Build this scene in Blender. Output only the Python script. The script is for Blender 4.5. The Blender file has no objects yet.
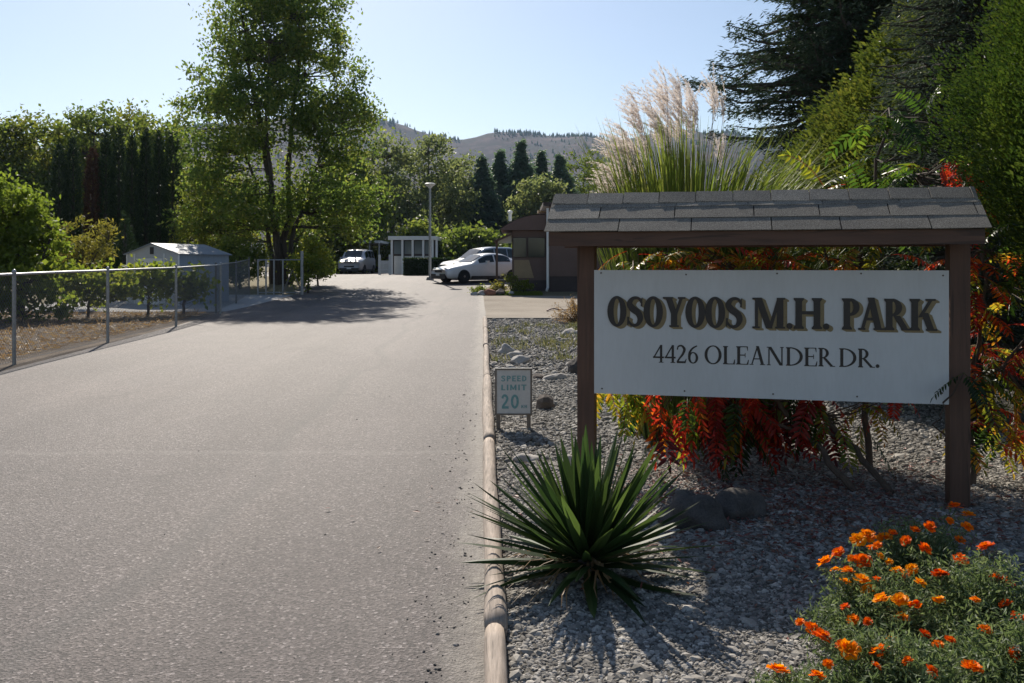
import bpy, math, random
import numpy as np
from mathutils import Vector, Matrix

rng = np.random.default_rng(11)
random.seed(5)
SC = bpy.context.scene
COL = SC.collection
PI = math.pi
F, CX, HZ, CAMH = 900.0, 512.0, 266.0, 1.65

# ------------------------------------------------------------------ helpers
GY = np.array([-30, 8, 14, 22, 30, 36, 40, 44, 50, 60, 80, 4000.0])
GZ = np.array([0, 0, .10, .19, .33, .50, .70, .92, 1.02, 1.06, 1.10, 1.10])
def gz(y):
    return float(np.interp(y, GY, GZ))
def at(px, py, Y):
    """a point of the place seen at that pixel, at depth Y"""
    return np.array([(px - CX) / F * Y, Y, CAMH - (py - HZ) / F * Y])
def nrm(v):
    v = np.asarray(v, float)
    return v / (np.linalg.norm(v, axis=-1, keepdims=True) + 1e-12)

class MB:
    def __init__(self):
        self.V, self.F, self.n, self.T = [], [], 0, []
    def add(self, v, faces, tint=None):
        v = np.asarray(v, float).reshape(-1, 3)
        self.V.append(v)
        for f in faces if isinstance(faces, list) else [faces]:
            f = np.asarray(f, int)
            if f.ndim == 1: f = f[None]
            self.F.append(f + self.n)
        self.T.append(np.full(len(v), 0.0) if tint is None else np.broadcast_to(np.asarray(tint, float), (len(v),)))
        self.n += len(v)
        return self
    def box(self, lo, hi, rz=0, piv=(0, 0)):
        x0, y0, z0 = lo; x1, y1, z1 = hi
        v = np.array([[x0,y0,z0],[x1,y0,z0],[x1,y1,z0],[x0,y1,z0],[x0,y0,z1],[x1,y0,z1],[x1,y1,z1],[x0,y1,z1]], float)
        if rz:
            c, s = math.cos(rz), math.sin(rz)
            d = v[:, :2] - piv
            v[:, 0] = piv[0] + c*d[:,0] - s*d[:,1]; v[:, 1] = piv[1] + s*d[:,0] + c*d[:,1]
        return self.add(v, np.array([[0,3,2,1],[4,5,6,7],[0,1,5,4],[1,2,6,5],[2,3,7,6],[3,0,4,7]]))
    def obox(self, o, ux, uy, uz, lo, hi):
        """box in the frame o, ux, uy, uz"""
        x0, y0, z0 = lo; x1, y1, z1 = hi
        v = np.array([[x0,y0,z0],[x1,y0,z0],[x1,y1,z0],[x0,y1,z0],[x0,y0,z1],[x1,y0,z1],[x1,y1,z1],[x0,y1,z1]], float)
        M = np.array([ux, uy, uz], float)
        return self.add(np.asarray(o) + v @ M, np.array([[0,3,2,1],[4,5,6,7],[0,1,5,4],[1,2,6,5],[2,3,7,6],[3,0,4,7]]))
    def tube(self, pts, r, seg=6, caps=True):
        pts = np.asarray(pts, float); n = len(pts)
        r = np.broadcast_to(np.asarray(r, float), (n,))
        t = np.gradient(pts, axis=0); t = nrm(t)
        ref = np.array([0, 0, 1.0]) if abs(t[0, 2]) < .9 else np.array([1.0, 0, 0])
        a = nrm(np.cross(t, ref)); b = np.cross(t, a)
        th = np.linspace(0, 2*PI, seg, endpoint=False)
        ring = pts[:, None] + r[:, None, None]*(np.cos(th)[None,:,None]*a[:,None] + np.sin(th)[None,:,None]*b[:,None])
        v = ring.reshape(-1, 3)
        i = np.arange(n-1)[:, None]*seg; j = np.arange(seg)[None]
        k = (j+1) % seg
        f = np.stack([i+j, i+k, i+seg+k, i+seg+j], -1).reshape(-1, 4)
        fs = [f]
        if caps:
            fs += [np.arange(seg)[::-1][None], (np.arange(seg)+(n-1)*seg)[None]]
        return self.add(v, fs)
    def lathe(self, prof, c=(0,0,0), seg=16, axis='z'):
        prof = np.asarray(prof, float); n = len(prof)
        th = np.linspace(0, 2*PI, seg, endpoint=False)
        x = prof[:, 0, None]*np.cos(th); y = prof[:, 0, None]*np.sin(th); z = np.repeat(prof[:, 1, None], seg, 1)
        if axis == 'y': v = np.stack([x, z, -y], -1)
        elif axis == 'x': v = np.stack([z, x, y], -1)
        else: v = np.stack([x, y, z], -1)
        v = v.reshape(-1, 3) + np.asarray(c)
        i = np.arange(n-1)[:, None]*seg; j = np.arange(seg)[None]; k = (j+1) % seg
        f = np.stack([i+j, i+k, i+seg+k, i+seg+j], -1).reshape(-1, 4)
        return self.add(v, [f, np.arange(seg)[::-1][None], (np.arange(seg)+(n-1)*seg)[None]])
    def quads(self, c, d, nn, ln, wd, tint=None):
        """kite shaped leaves: centre c, long direction d, normal nn"""
        d = nrm(d); s = nrm(np.cross(d, nn)); nn = np.cross(s, d)
        ln = np.broadcast_to(np.asarray(ln, float), (len(c),))[:, None]; wd = np.broadcast_to(np.asarray(wd, float), (len(c),))[:, None]
        v = np.stack([c - d*ln*.5, c + s*wd*.5 + nn*wd*.14 - d*ln*.06, c + d*ln*.5, c - s*wd*.5 + nn*wd*.14 - d*ln*.06], 1).reshape(-1, 3)
        f = np.arange(len(c)*4).reshape(-1, 4)
        self.V.append(v); self.F.append(f + self.n)
        self.T.append(np.zeros(len(v)) if tint is None else np.repeat(np.asarray(tint, float), 4)); self.n += len(v)
        return self
    def blade(self, pts, w, side, fold=0.25, tint=0.0):
        """a long folded leaf along pts, half-width w per point"""
        pts = np.asarray(pts, float); n = len(pts)
        t = nrm(np.gradient(pts, axis=0)); s = nrm(np.cross(t, np.cross(side, t))) if False else nrm(np.asarray(side, float) - (t @ np.asarray(side, float))[:, None]*t)
        up = np.cross(s, t); w = np.asarray(w, float)[:, None]
        v = np.concatenate([pts + s*w + up*w*fold, pts, pts - s*w + up*w*fold])
        i = np.arange(n-1)
        f = np.concatenate([np.stack([i, i+1, n+i+1, n+i], -1), np.stack([n+i, n+i+1, 2*n+i+1, 2*n+i], -1)])
        return self.add(v, f, tint)
    def build(self, name, mat, parent=None, off=None, smooth=False, tint=False, loc=None):
        me = bpy.data.meshes.new(name)
        V = np.concatenate(self.V)
        if off is not None: V = V - np.asarray(off, float)
        me.vertices.add(len(V)); me.vertices.foreach_set('co', V.astype(np.float32).ravel())
        lv = np.concatenate([f.ravel() for f in self.F]); sz = np.concatenate([np.full(len(f), f.shape[1]) for f in self.F])
        st = np.concatenate([[0], np.cumsum(sz)[:-1]])
        me.loops.add(len(lv)); me.loops.foreach_set('vertex_index', lv.astype(np.int32))
        me.polygons.add(len(sz)); me.polygons.foreach_set('loop_start', st.astype(np.int32))
        me.update(calc_edges=True)
        me.polygons.foreach_set('use_smooth', np.full(len(sz), bool(smooth)))
        if tint:
            a = me.attributes.new('tint', 'FLOAT', 'POINT'); a.data.foreach_set('value', np.concatenate(self.T).astype(np.float32))
        o = bpy.data.objects.new(name, me); COL.objects.link(o)
        if mat: me.materials.append(mat)
        if parent: o.parent = parent
        if loc is not None: o.location = loc
        return o

def thing(name, label, cat, loc=(0,0,0), rz=0, group=None):
    o = bpy.data.objects.new(name, None); COL.objects.link(o)
    o.location = [float(q) for q in loc]; o.rotation_euler = (0, 0, rz); o.empty_display_size = .1
    return tag(o, label, cat, group)
def tag(o, label, cat, group=None):
    o['label'] = label; o['category'] = cat
    if group: o['group'] = group
    return o
def setting(o, kind='structure', label=None, cat=None):
    o['kind'] = kind
    if label: o['label'] = label; o['category'] = cat
    return o
def copy_tree(o, parent=None):
    c = o.copy(); COL.objects.link(c)
    if parent: c.parent = parent
    for ch in list(o.children): copy_tree(ch, c)
    return c

# ------------------------------------------------------------------ materials
class NT:
    def __init__(self, name):
        self.m = bpy.data.materials.new(name); self.m.use_nodes = True
        self.t = self.m.node_tree; self.t.nodes.clear()
        self.out = self.n('ShaderNodeOutputMaterial')
    def n(self, typ, **kw):
        x = self.t.nodes.new(typ)
        for k, v in kw.items(): setattr(x, k, v)
        return x
    def l(self, a, b): self.t.links.new(a, b)
    def ramp(self, fac, stops, interp='LINEAR'):
        r = self.n('ShaderNodeValToRGB'); r.color_ramp.interpolation = interp
        e = r.color_ramp.elements
        while len(e) < len(stops): e.new(.5)
        for q, (p, c) in zip(e, stops): q.position = p; q.color = (*c, 1) if len(c) == 3 else c
        self.l(fac, r.inputs[0]); return r.outputs[0]
    def noise(self, scale, detail=4, rough=.55, vec=None, dist=0):
        x = self.n('ShaderNodeTexNoise'); x.inputs['Scale'].default_value = scale; x.inputs['Detail'].default_value = detail
        x.inputs['Roughness'].default_value = rough; x.inputs['Distortion'].default_value = dist
        if vec is not None: self.l(vec, x.inputs['Vector'])
        return x.outputs['Fac']
    def mix(self, fac, a, b, mode='MIX'):
        x = self.n('ShaderNodeMix', data_type='RGBA', blend_type=mode)
        for s, v in ((0, fac), (6, a), (7, b)):
            if hasattr(v, 'links') or hasattr(v, 'is_linked'): self.l(v, x.inputs[s])
            elif s: x.inputs[s].default_value = (*v, 1)
            else: x.inputs[s].default_value = v
        return x.outputs[2]
    def obj(self, scale=(1,1,1), loc=(0,0,0), geo=False):
        if geo: o = self.n('ShaderNodeNewGeometry').outputs['Position']
        else: o = self.n('ShaderNodeTexCoord').outputs['Object']
        mp = self.n('ShaderNodeMapping'); mp.inputs['Scale'].default_value = scale; mp.inputs['Location'].default_value = loc
        self.l(o, mp.inputs[0]); return mp.outputs[0]
    def bump(self, h, strength=.5, dist=.01):
        b = self.n('ShaderNodeBump'); b.inputs['Strength'].default_value = strength; b.inputs['Distance'].default_value = dist
        self.l(h, b.inputs['Height']); return b.outputs[0]
    def pbr(self, col, rough=.7, bump=None, metal=0, spec=.5, **kw):
        p = self.n('ShaderNodeBsdfPrincipled')
        if hasattr(col, 'is_linked'): self.l(col, p.inputs['Base Color'])
        else: p.inputs['Base Color'].default_value = (*col, 1)
        if hasattr(rough, 'is_linked'): self.l(rough, p.inputs['Roughness'])
        else: p.inputs['Roughness'].default_value = rough
        p.inputs['Metallic'].default_value = metal; p.inputs['Specular IOR Level'].default_value = spec
        for k, v in kw.items(): p.inputs[k].default_value = v
        if bump is not None: self.l(bump, p.inputs['Normal'])
        return p.outputs[0]
    def done(self, sh):
        self.l(sh, self.out.inputs[0]); return self.m

def plain(name, c, rough=.6, var=.25, scale=8, bump=.1, metal=0, spec=.5, stretch=(1,1,1)):
    t = NT(name); v = t.obj(stretch)
    n = t.noise(scale, 5, .6, v); n2 = t.noise(scale*9, 3, .6, v)
    c = np.array(c); f = t.n('ShaderNodeMath', operation='ADD'); t.l(n, f.inputs[0]); t.l(n2, f.inputs[1])
    h = t.n('ShaderNodeMath', operation='MULTIPLY'); t.l(f.outputs[0], h.inputs[0]); h.inputs[1].default_value = .5
    col = t.ramp(h.outputs[0], [(.3, tuple(c*(1-var))), (.7, tuple(np.minimum(c*(1+var), .95)))])
    return t.done(t.pbr(col, rough, t.bump(h.outputs[0], bump, .01), metal, spec))

def leafm(name, stops, trans=.45, tint=False, rough=.5, spec=.3, glow=1.6, big=True, bigscale=.5, warm=.75):
    """two-sided leaf: diffuse and translucent, each leaf its own shade"""
    t = NT(name)
    if tint:
        a = t.n('ShaderNodeAttribute'); a.attribute_name = 'tint'; fac = a.outputs['Fac']
        col = t.ramp(fac, stops)
        r = t.n('ShaderNodeNewGeometry').outputs['Random Per Island']
        hv = t.n('ShaderNodeHueSaturation'); t.l(col, hv.inputs['Color'])
        mr = t.n('ShaderNodeMapRange'); t.l(r, mr.inputs[0]); mr.inputs[3].default_value = .7; mr.inputs[4].default_value = 1.25
        t.l(mr.outputs[0], hv.inputs['Value']); col = hv.outputs[0]
    else:
        g = t.n('ShaderNodeNewGeometry'); fac = g.outputs['Random Per Island']
        if big:
            nz = t.noise(bigscale, 2, .5, g.outputs['Position'])
            a = t.n('ShaderNodeMath', operation='MULTIPLY_ADD'); t.l(fac, a.inputs[0]); a.inputs[1].default_value = .6
            mr = t.n('ShaderNodeMapRange'); t.l(nz, mr.inputs[0]); mr.inputs[1].default_value = .3; mr.inputs[2].default_value = .7; mr.inputs[3].default_value = 0; mr.inputs[4].default_value = .4
            t.l(mr.outputs[0], a.inputs[2]); fac = a.outputs[0]
        col = t.ramp(fac, stops)
    p = t.pbr(col, rough, spec=spec)
    tr = t.n('ShaderNodeBsdfTranslucent')
    gc = t.mix(1.0, col, (glow, glow, glow*warm), 'MULTIPLY'); t.l(gc, tr.inputs[0])
    mx = t.n('ShaderNodeMixShader'); mx.inputs[0].default_value = trans; t.l(p, mx.inputs[1]); t.l(tr.outputs[0], mx.inputs[2])
    return t.done(mx.outputs[0])

M = {}
def asphalt():
    t = NT('asphalt'); v = t.obj(geo=True)
    fine = t.noise(170, 3, .7, v); mid = t.noise(28, 4, .6, v)
    big = t.noise(.5, 4, .6, t.obj((1, .25, 1), geo=True)); sk = t.noise(1.6, 5, .65, t.obj((1, .12, 1), geo=True))
    vo = t.n('ShaderNodeTexVoronoi', feature='F1'); vo.inputs['Scale'].default_value = 75; t.l(v, vo.inputs['Vector'])
    chip = t.ramp(vo.outputs['Color'], [(.0, (.042,.036,.036)), (.45, (.102,.086,.082)), (.8, (.168,.143,.136)), (1, (.40,.36,.35))])
    c = t.mix(.8, chip, t.ramp(fine, [(.3, (.35,.35,.35)), (.7, (1.5,1.5,1.5))]), 'MULTIPLY')
    c = t.mix(.7, c, t.ramp(big, [(.3, (.8,.78,.77)), (.7, (1.12,1.1,1.08))]), 'MULTIPLY')
    c = t.mix(.6, c, t.ramp(sk, [(.32, (.75,.74,.73)), (.62, (1.1,1.1,1.1))]), 'MULTIPLY')
    # a few tar seams wandering along and across the lane
    wv = t.n('ShaderNodeTexWave', wave_type='BANDS', bands_direction='X'); wv.inputs['Scale'].default_value = .065; wv.inputs['Distortion'].default_value = 3.0
    wv.inputs['Detail'].default_value = 4; wv.inputs['Detail Scale'].default_value = 1.2; t.l(v, wv.inputs['Vector'])
    seam = t.ramp(wv.outputs['Fac'], [(.0, (0,0,0)), (.994, (0,0,0)), (1, (1,1,1))])
    c = t.mix(t.ramp(seam, [(0, (0,0,0)), (1, (.35,.35,.35))]), c, (.05,.048,.047))
    # dusty, stony margin beside the kerb logs
    sx = t.n('ShaderNodeSeparateXYZ'); t.l(v, sx.inputs[0])
    ma = t.n('ShaderNodeMath', operation='MULTIPLY_ADD'); t.l(sx.outputs['Y'], ma.inputs[0]); ma.inputs[1].default_value = .0323; t.l(sx.outputs['X'], ma.inputs[2])
    mb = t.n('ShaderNodeMath', operation='MULTIPLY_ADD'); t.l(t.noise(5, 5, .65, t.obj((1,.3,1), geo=True)), mb.inputs[0]); mb.inputs[1].default_value = .5; t.l(ma.outputs[0], mb.inputs[2])
    edge = t.ramp(mb.outputs[0], [(.0, (0,0,0)), (.02, (0,0,0)), (.22, (.75,.75,.75)), (1, (.75,.75,.75))])
    c = t.mix(edge, c, t.ramp(mid, [(.3, (.13,.115,.1)), (.6, (.26,.235,.205)), (.72, (.36,.33,.29))]))
    # worn wheel paths and fine wandering cracks
    wp = t.n('ShaderNodeMath', operation='SINE'); wq = t.n('ShaderNodeMath', operation='MULTIPLY_ADD'); t.l(ma.outputs[0], wq.inputs[0]); wq.inputs[1].default_value = 3.6; wq.inputs[2].default_value = 1.1; t.l(wq.outputs[0], wp.inputs[0])
    c = t.mix(.55, c, t.ramp(wp.outputs[0], [(0, (.9,.89,.9)), (.6, (1,1,1)), (1, (1.12,1.11,1.1))]), 'MULTIPLY')
    pv = t.noise(.22, 3, .5, v); c = t.mix(.8, c, t.ramp(pv, [(.42, (.88,.87,.88)), (.47, (1,1,1)), (.58, (1,1,1)), (.62, (1.1,1.08,1.06))]), 'MULTIPLY')
    cv = t.n('ShaderNodeTexVoronoi', feature='DISTANCE_TO_EDGE'); cv.inputs['Scale'].default_value = .33
    nv = t.n('ShaderNodeTexNoise'); nv.inputs['Scale'].default_value = 1.6; nv.inputs['Detail'].default_value = 5; t.l(v, nv.inputs['Vector'])
    va = t.n('ShaderNodeVectorMath', operation='MULTIPLY_ADD'); t.l(nv.outputs['Color'], va.inputs[0]); va.inputs[1].default_value = (1.2,1.2,0); t.l(v, va.inputs[2]); t.l(va.outputs[0], cv.inputs['Vector'])
    ja = t.n('ShaderNodeMath', operation='MULTIPLY_ADD'); t.l(t.noise(1.3, 4, .6, v), ja.inputs[0]); ja.inputs[1].default_value = .35; t.l(sx.outputs['Y'], ja.inputs[2])
    jr = t.n('ShaderNodeMapRange'); t.l(ja.outputs[0], jr.inputs[0]); jr.inputs[1].default_value = 7.6; jr.inputs[2].default_value = 8.6
    c = t.mix(t.ramp(jr.outputs[0], [(.4, (0,0,0)), (.47, (.16,.16,.16)), (.53, (.16,.16,.16)), (.6, (0,0,0))]), c, (.24,.22,.2))
    ck = t.ramp(cv.outputs['Distance'], [(0, (.5,.5,.5)), (.0035, (.3,.3,.3)), (.006, (0,0,0))]); gate = t.ramp(t.noise(.35, 2, .5, v), [(.5, (0,0,0)), (.58, (1,1,1))])
    c = t.mix(t.mix(1.0, ck, gate, 'MULTIPLY'), c, (.03,.027,.026))
    h = t.n('ShaderNodeMath', operation='ADD'); t.l(fine, h.inputs[0]); t.l(vo.outputs['Distance'], h.inputs[1])
    return t.done(t.pbr(c, .72, t.bump(h.outputs[0], .8, .006), spec=.4))
M['asphalt'] = asphalt()

def ground_mat(name, stops, s1=3, s2=60, bump=.6, dist=.02, rough=.95):
    t = NT(name); v = t.obj(geo=True)
    a = t.noise(s1, 6, .65, v); b = t.noise(s2, 4, .7, v)
    f = t.n('ShaderNodeMath', operation='MULTIPLY_ADD'); t.l(b, f.inputs[0]); f.inputs[1].default_value = .6
    g = t.n('ShaderNodeMath', operation='MULTIPLY'); t.l(a, g.inputs[0]); g.inputs[1].default_value = .4; t.l(g.outputs[0], f.inputs[2])
    return t.done(t.pbr(t.ramp(f.outputs[0], stops), rough, t.bump(f.outputs[0], bump, dist), spec=.2))
M['dirt'] = ground_mat('dry_soil', [(.36, (.06,.046,.036)), (.48, (.12,.095,.074)), (.6, (.18,.145,.112)), (.72, (.27,.225,.18))], 1.6, 30, .9, .05)
M['land'] = ground_mat('dry_land', [(.3, (.10,.085,.05)), (.55, (.2,.17,.1)), (.75, (.3,.25,.16))], .3, 9)
M['drive'] = ground_mat('gravel_drive', [(.35, (.17,.14,.11)), (.5, (.29,.25,.205)), (.65, (.38,.33,.27))], .6, 45, .5, .02)
M['concrete'] = ground_mat('concrete', [(.35, (.28,.27,.26)), (.6, (.38,.37,.355))], .8, 30, .2, .006)
M['gravelbase'] = ground_mat('gravel_fines', [(.36, (.05,.046,.04)), (.5, (.125,.115,.1)), (.64, (.22,.205,.18))], 20, 110, 1, .012)

def stone_mat(name, lo, hi):
    t = NT(name); r = t.n('ShaderNodeNewGeometry').outputs['Random Per Island']
    c = t.ramp(r, [(0, lo), (.5, tuple((np.array(lo)+np.array(hi))/2)), (.9, hi), (1, tuple(np.array(hi)*1.4))])
    n = t.noise(120, 4, .6, t.obj(geo=True))
    c = t.mix(.5, c, t.ramp(n, [(.3, (.5,.5,.5)), (.7, (1.2,1.2,1.2))]), 'MULTIPLY')
    return t.done(t.pbr(c, .85, spec=.3))
M['gravel'] = stone_mat('gravel_stones', (.115,.106,.094), (.41,.38,.34))
M['pebble'] = stone_mat('dark_pebbles', (.05,.045,.042), (.22,.2,.18))
M['rock'] = plain('boulder_rock', (.075,.065,.058), .95, .6, 9, .9)
M['rock_pale'] = plain('pale_rock', (.4,.37,.34), .9, .35, 9, .5)
M['rock_dark'] = plain('brown_rock', (.12,.095,.08), .9, .4, 9, .5)
M['rock_red'] = plain('reddish_rock', (.3,.13,.08), .9, .4, 9, .4)

def wood(name, c, var=.35, rough=.7, axis=(1, 1, .06), sc=30):
    t = NT(name); v = t.obj(axis); n = t.noise(sc, 6, .65, v, .4); b = t.noise(3, 3, .5, t.obj())
    c = np.array(c)
    col = t.ramp(n, [(.3, tuple(c*(1-var))), (.55, tuple(c)), (.75, tuple(np.minimum(c*(1+var), .9)))])
    col = t.mix(.6, col, t.ramp(b, [(.3, (.7,.68,.66)), (.7, (1.15,1.15,1.15))]), 'MULTIPLY')
    ck = t.noise(sc*.55, 3, .5, v, 1.5); col = t.mix(t.ramp(ck, [(.33, (.75,.75,.75)), (.38, (0,0,0))]), col, tuple(c*.3))
    return t.done(t.pbr(col, rough, t.bump(n, .45, .005)))
M['log'] = wood('peeled_log', (.385,.315,.26), .48, .85, (1, .06, 1), 60)
M['sign_wood'] = wood('brown_stained_wood', (.105,.05,.03), .3, .6)
M['sign_beam'] = wood('brown_stained_beam', (.105,.05,.03), .3, .6, (.06, .06, 1))
M['grey_wood'] = wood('weathered_wood', (.22,.19,.16), .3, .8)

def shingle():
    t = NT('asphalt_shingle'); r = t.n('ShaderNodeNewGeometry').outputs['Random Per Island']
    n = t.noise(190, 2, .8, t.obj()); b = t.noise(6, 3, .5, t.obj())
    c = t.ramp(n, [(.32, (.075,.067,.056)), (.5, (.2,.18,.155)), (.68, (.44,.40,.35))])
    c = t.mix(1.0, c, t.ramp(r, [(0, (.78,.78,.78)), (1, (1.2,1.2,1.2))]), 'MULTIPLY')
    c = t.mix(.6, c, t.ramp(b, [(.3, (.8,.8,.8)), (.7, (1.15,1.15,1.12))]), 'MULTIPLY')
    return t.done(t.pbr(c, .95, t.bump(n, .6, .003), spec=.2))
M['shingle'] = shingle()
M['shingle_gap'] = plain('shingle_underlay', (.02,.02,.02), .95)
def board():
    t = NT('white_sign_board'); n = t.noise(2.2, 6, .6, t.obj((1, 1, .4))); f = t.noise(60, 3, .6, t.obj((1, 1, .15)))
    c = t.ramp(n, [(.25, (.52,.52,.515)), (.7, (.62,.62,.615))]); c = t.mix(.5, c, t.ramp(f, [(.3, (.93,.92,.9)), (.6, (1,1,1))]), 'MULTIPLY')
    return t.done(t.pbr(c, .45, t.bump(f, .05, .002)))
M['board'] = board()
M['ink'] = plain('dark_brown_letter_paint', (.026,.019,.016), .5, .3, 20)
M['ink_shade'] = plain('golden_tan_letter_paint', (.25,.185,.09), .6, .25, 20)
M['metal'] = plain('galvanised_steel', (.33,.33,.33), .45, .3, 14, .05, .7)
M['metal_dull'] = plain('weathered_steel', (.2,.19,.18), .6, .35, 14, .08, .5)
M['screw'] = plain('rusty_screw', (.12,.09,.07), .6, .3, 40, 0, .6)
M['white'] = plain('white_paint', (.74,.74,.72), .5, .08, 3, .03)
M['white2'] = plain('aged_white_paint', (.62,.62,.60), .55, .12, 3, .03)
M['white_plastic'] = plain('off_white_panel', (.70,.69,.64), .4, .1, 5, .03)
M['teal'] = plain('faded_teal_paint', (.17,.36,.37), .6, .3, 60)
M['black'] = plain('black_plastic', (.018,.018,.018), .5, .3, 6)
M['brown_wall'] = plain('brown_siding', (.13,.082,.068), .7, .2, 2, .05)
M['brown_dark'] = plain('dark_brown_skirting', (.055,.04,.038), .8, .25, 2, .05)
M['tan_panel'] = plain('tan_panel', (.28,.205,.12), .7, .2, 3, .05)
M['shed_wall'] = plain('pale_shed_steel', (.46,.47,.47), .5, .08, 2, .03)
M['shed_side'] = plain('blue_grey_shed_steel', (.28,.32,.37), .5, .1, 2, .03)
M['shed_roof'] = plain('shed_roof_steel', (.2,.23,.26), .6, .3, 2, .03, .0)
M['bark'] = wood('tree_bark', (.07,.055,.042), .4, .9, (1, 1, .12), 14)
M['bark_red'] = wood('sumac_bark', (.10,.07,.052), .35, .85, (1, 1, .2), 25)
M['tyre'] = plain('tyre_rubber', (.015,.015,.015), .85, .3, 20)
M['rim'] = plain('alloy_rim', (.4,.4,.4), .3, .1, 10, 0, .8)
M['hose'] = plain('brown_hose', (.2,.1,.09), .5)
def glass_dark(name, c=(.012,.016,.02)):
    t = NT(name); return t.done(t.pbr(c, .08, spec=.45))
M['glass'] = glass_dark('dark_window_glass', (.02,.03,.032))
M['glass_blue'] = glass_dark('curtained_window_glass', (.17,.21,.23))
M['headlight'] = glass_dark('headlight_lens', (.55,.57,.6))
M['taillight'] = glass_dark('red_lamp_lens', (.25,.012,.012))
def paint(name, c):
    t = NT(name); n = t.noise(3, 3, .5, t.obj()); cc = np.array(c)
    col = t.ramp(n, [(.3, tuple(cc*.93)), (.7, tuple(cc))])
    return t.done(t.pbr(col, .3, spec=.5, **{'Coat Weight': .6, 'Coat Roughness': .05}))
M['car_white'] = paint('white_car_paint', (.75,.75,.74))
M['car_silver'] = paint('silver_car_paint', (.22,.26,.31))
M['car_van'] = paint('pale_van_paint', (.5,.49,.5))

def G(*cs): return [(i/(len(cs)-1), c) for i, c in enumerate(cs)]
M['leaf_big'] = leafm('big_tree_leaf', G((.04,.07,.015),(.07,.115,.024),(.11,.16,.033),(.18,.21,.045),(.26,.24,.06)), .58, glow=1.8)
M['leaf_bg'] = leafm('background_leaf', G((.045,.075,.016),(.085,.12,.024),(.13,.165,.032),(.2,.215,.045)), .58)
M['leaf_bg2'] = leafm('yellowing_leaf', G((.045,.068,.012),(.095,.122,.02),(.16,.175,.03),(.24,.225,.045)), .55)
M['leaf_willow'] = leafm('pale_willow_leaf', G((.07,.1,.045),(.125,.155,.065),(.18,.205,.085),(.24,.25,.11)), .55)
M['leaf_cyp'] = leafm('dark_arborvitae', G((.014,.028,.010),(.024,.044,.015),(.04,.066,.02)), .16, big=False)
M['leaf_cyp_brown'] = leafm('browned_arborvitae', G((.03,.014,.008),(.06,.028,.015),(.085,.045,.022)), .15, big=False)
M['leaf_spruce'] = leafm('dark_spruce_needle', G((.026,.046,.026),(.045,.072,.042),(.075,.108,.064)), .15, big=False, rough=.8, spec=.12)
M['leaf_blue'] = leafm('blue_spruce_needle', G((.03,.048,.034),(.065,.09,.07),(.11,.14,.115)), .2, big=False, rough=.8, spec=.1)
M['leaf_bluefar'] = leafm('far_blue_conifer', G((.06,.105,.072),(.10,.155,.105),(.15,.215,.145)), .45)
M['leaf_gold'] = leafm('golden_cedar', G((.028,.048,.01),(.065,.092,.016),(.115,.138,.024),(.2,.195,.036)), .34, bigscale=1.2)
M['leaf_jun'] = leafm('green_juniper', G((.016,.038,.008),(.04,.075,.012),(.075,.115,.018),(.125,.155,.026)), .26, bigscale=2.2)
M['leaf_vine'] = leafm('grape_leaf', G((.05,.085,.012),(.11,.145,.02),(.17,.19,.03),(.26,.23,.04)), .6, glow=2.0)
M['leaf_shrub'] = leafm('bright_shrub_leaf', G((.06,.095,.014),(.11,.15,.02),(.17,.20,.03)), .6, glow=2.0)
M['leaf_yel'] = leafm('yellow_green_leaf', G((.09,.1,.02),(.18,.17,.03),(.26,.21,.05)), .5)
M['leaf_rust'] = leafm('rust_leaf', G((.07,.025,.008),(.17,.06,.012),(.26,.11,.02)), .5)
M['leaf_hedge'] = leafm('clipped_hedge_leaf', G((.012,.03,.006),(.025,.05,.01),(.045,.075,.015)), .3)
M['leaf_grey'] = leafm('silver_leaf', G((.16,.18,.15),(.26,.28,.24),(.36,.38,.33)), .2, big=False)
M['leaf_mari'] = leafm('marigold_leaf', G((.06,.095,.04),(.12,.165,.07),(.2,.25,.13)), .4, big=False)
M['yucca'] = leafm('yucca_blade', G((.02,.042,.014),(.038,.068,.02),(.065,.1,.028),(.22,.18,.1)), .38, tint=True, rough=.5, spec=.3)
M['grass_blade'] = leafm('tall_grass_blade', G((.06,.095,.016),(.12,.16,.03),(.19,.2,.05),(.3,.28,.14)), .5, tint=True)
M['plume'] = leafm('silky_plume', G((.66,.56,.52),(.78,.70,.66),(.86,.80,.77)), .5, big=False, glow=1.05, warm=.96)
M['stalk'] = plain('dry_stalk', (.2,.13,.08), .8)
M['sumac'] = leafm('sumac_leaflet', [(0, (.014,.03,.008)), (.2, (.028,.06,.01)), (.38, (.1,.14,.015)), (.5, (.26,.22,.02)), (.62, (.42,.13,.012)), (.72, (.38,.03,.012)), (.86, (.2,.014,.013)), (1, (.06,.008,.01))], .58, tint=True, rough=.35, spec=.4, glow=2.1)
M['petal'] = leafm('marigold_petal', [(0, (.9,.40,.005)), (.45, (.9,.21,.003)), (.8, (.75,.085,.003)), (1, (.22,.012,.004))], .4, tint=True, glow=1.3, spec=.1)
M['litter'] = leafm('fallen_leaf', G((.09,.02,.015),(.2,.06,.05),(.24,.13,.09),(.1,.06,.04)), .15, big=False)
M['dry'] = leafm('dry_stem', G((.2,.12,.06),(.32,.2,.1),(.42,.3,.17)), .3, big=False)
M['stem'] = plain('green_stem', (.07,.1,.03), .7)
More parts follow.
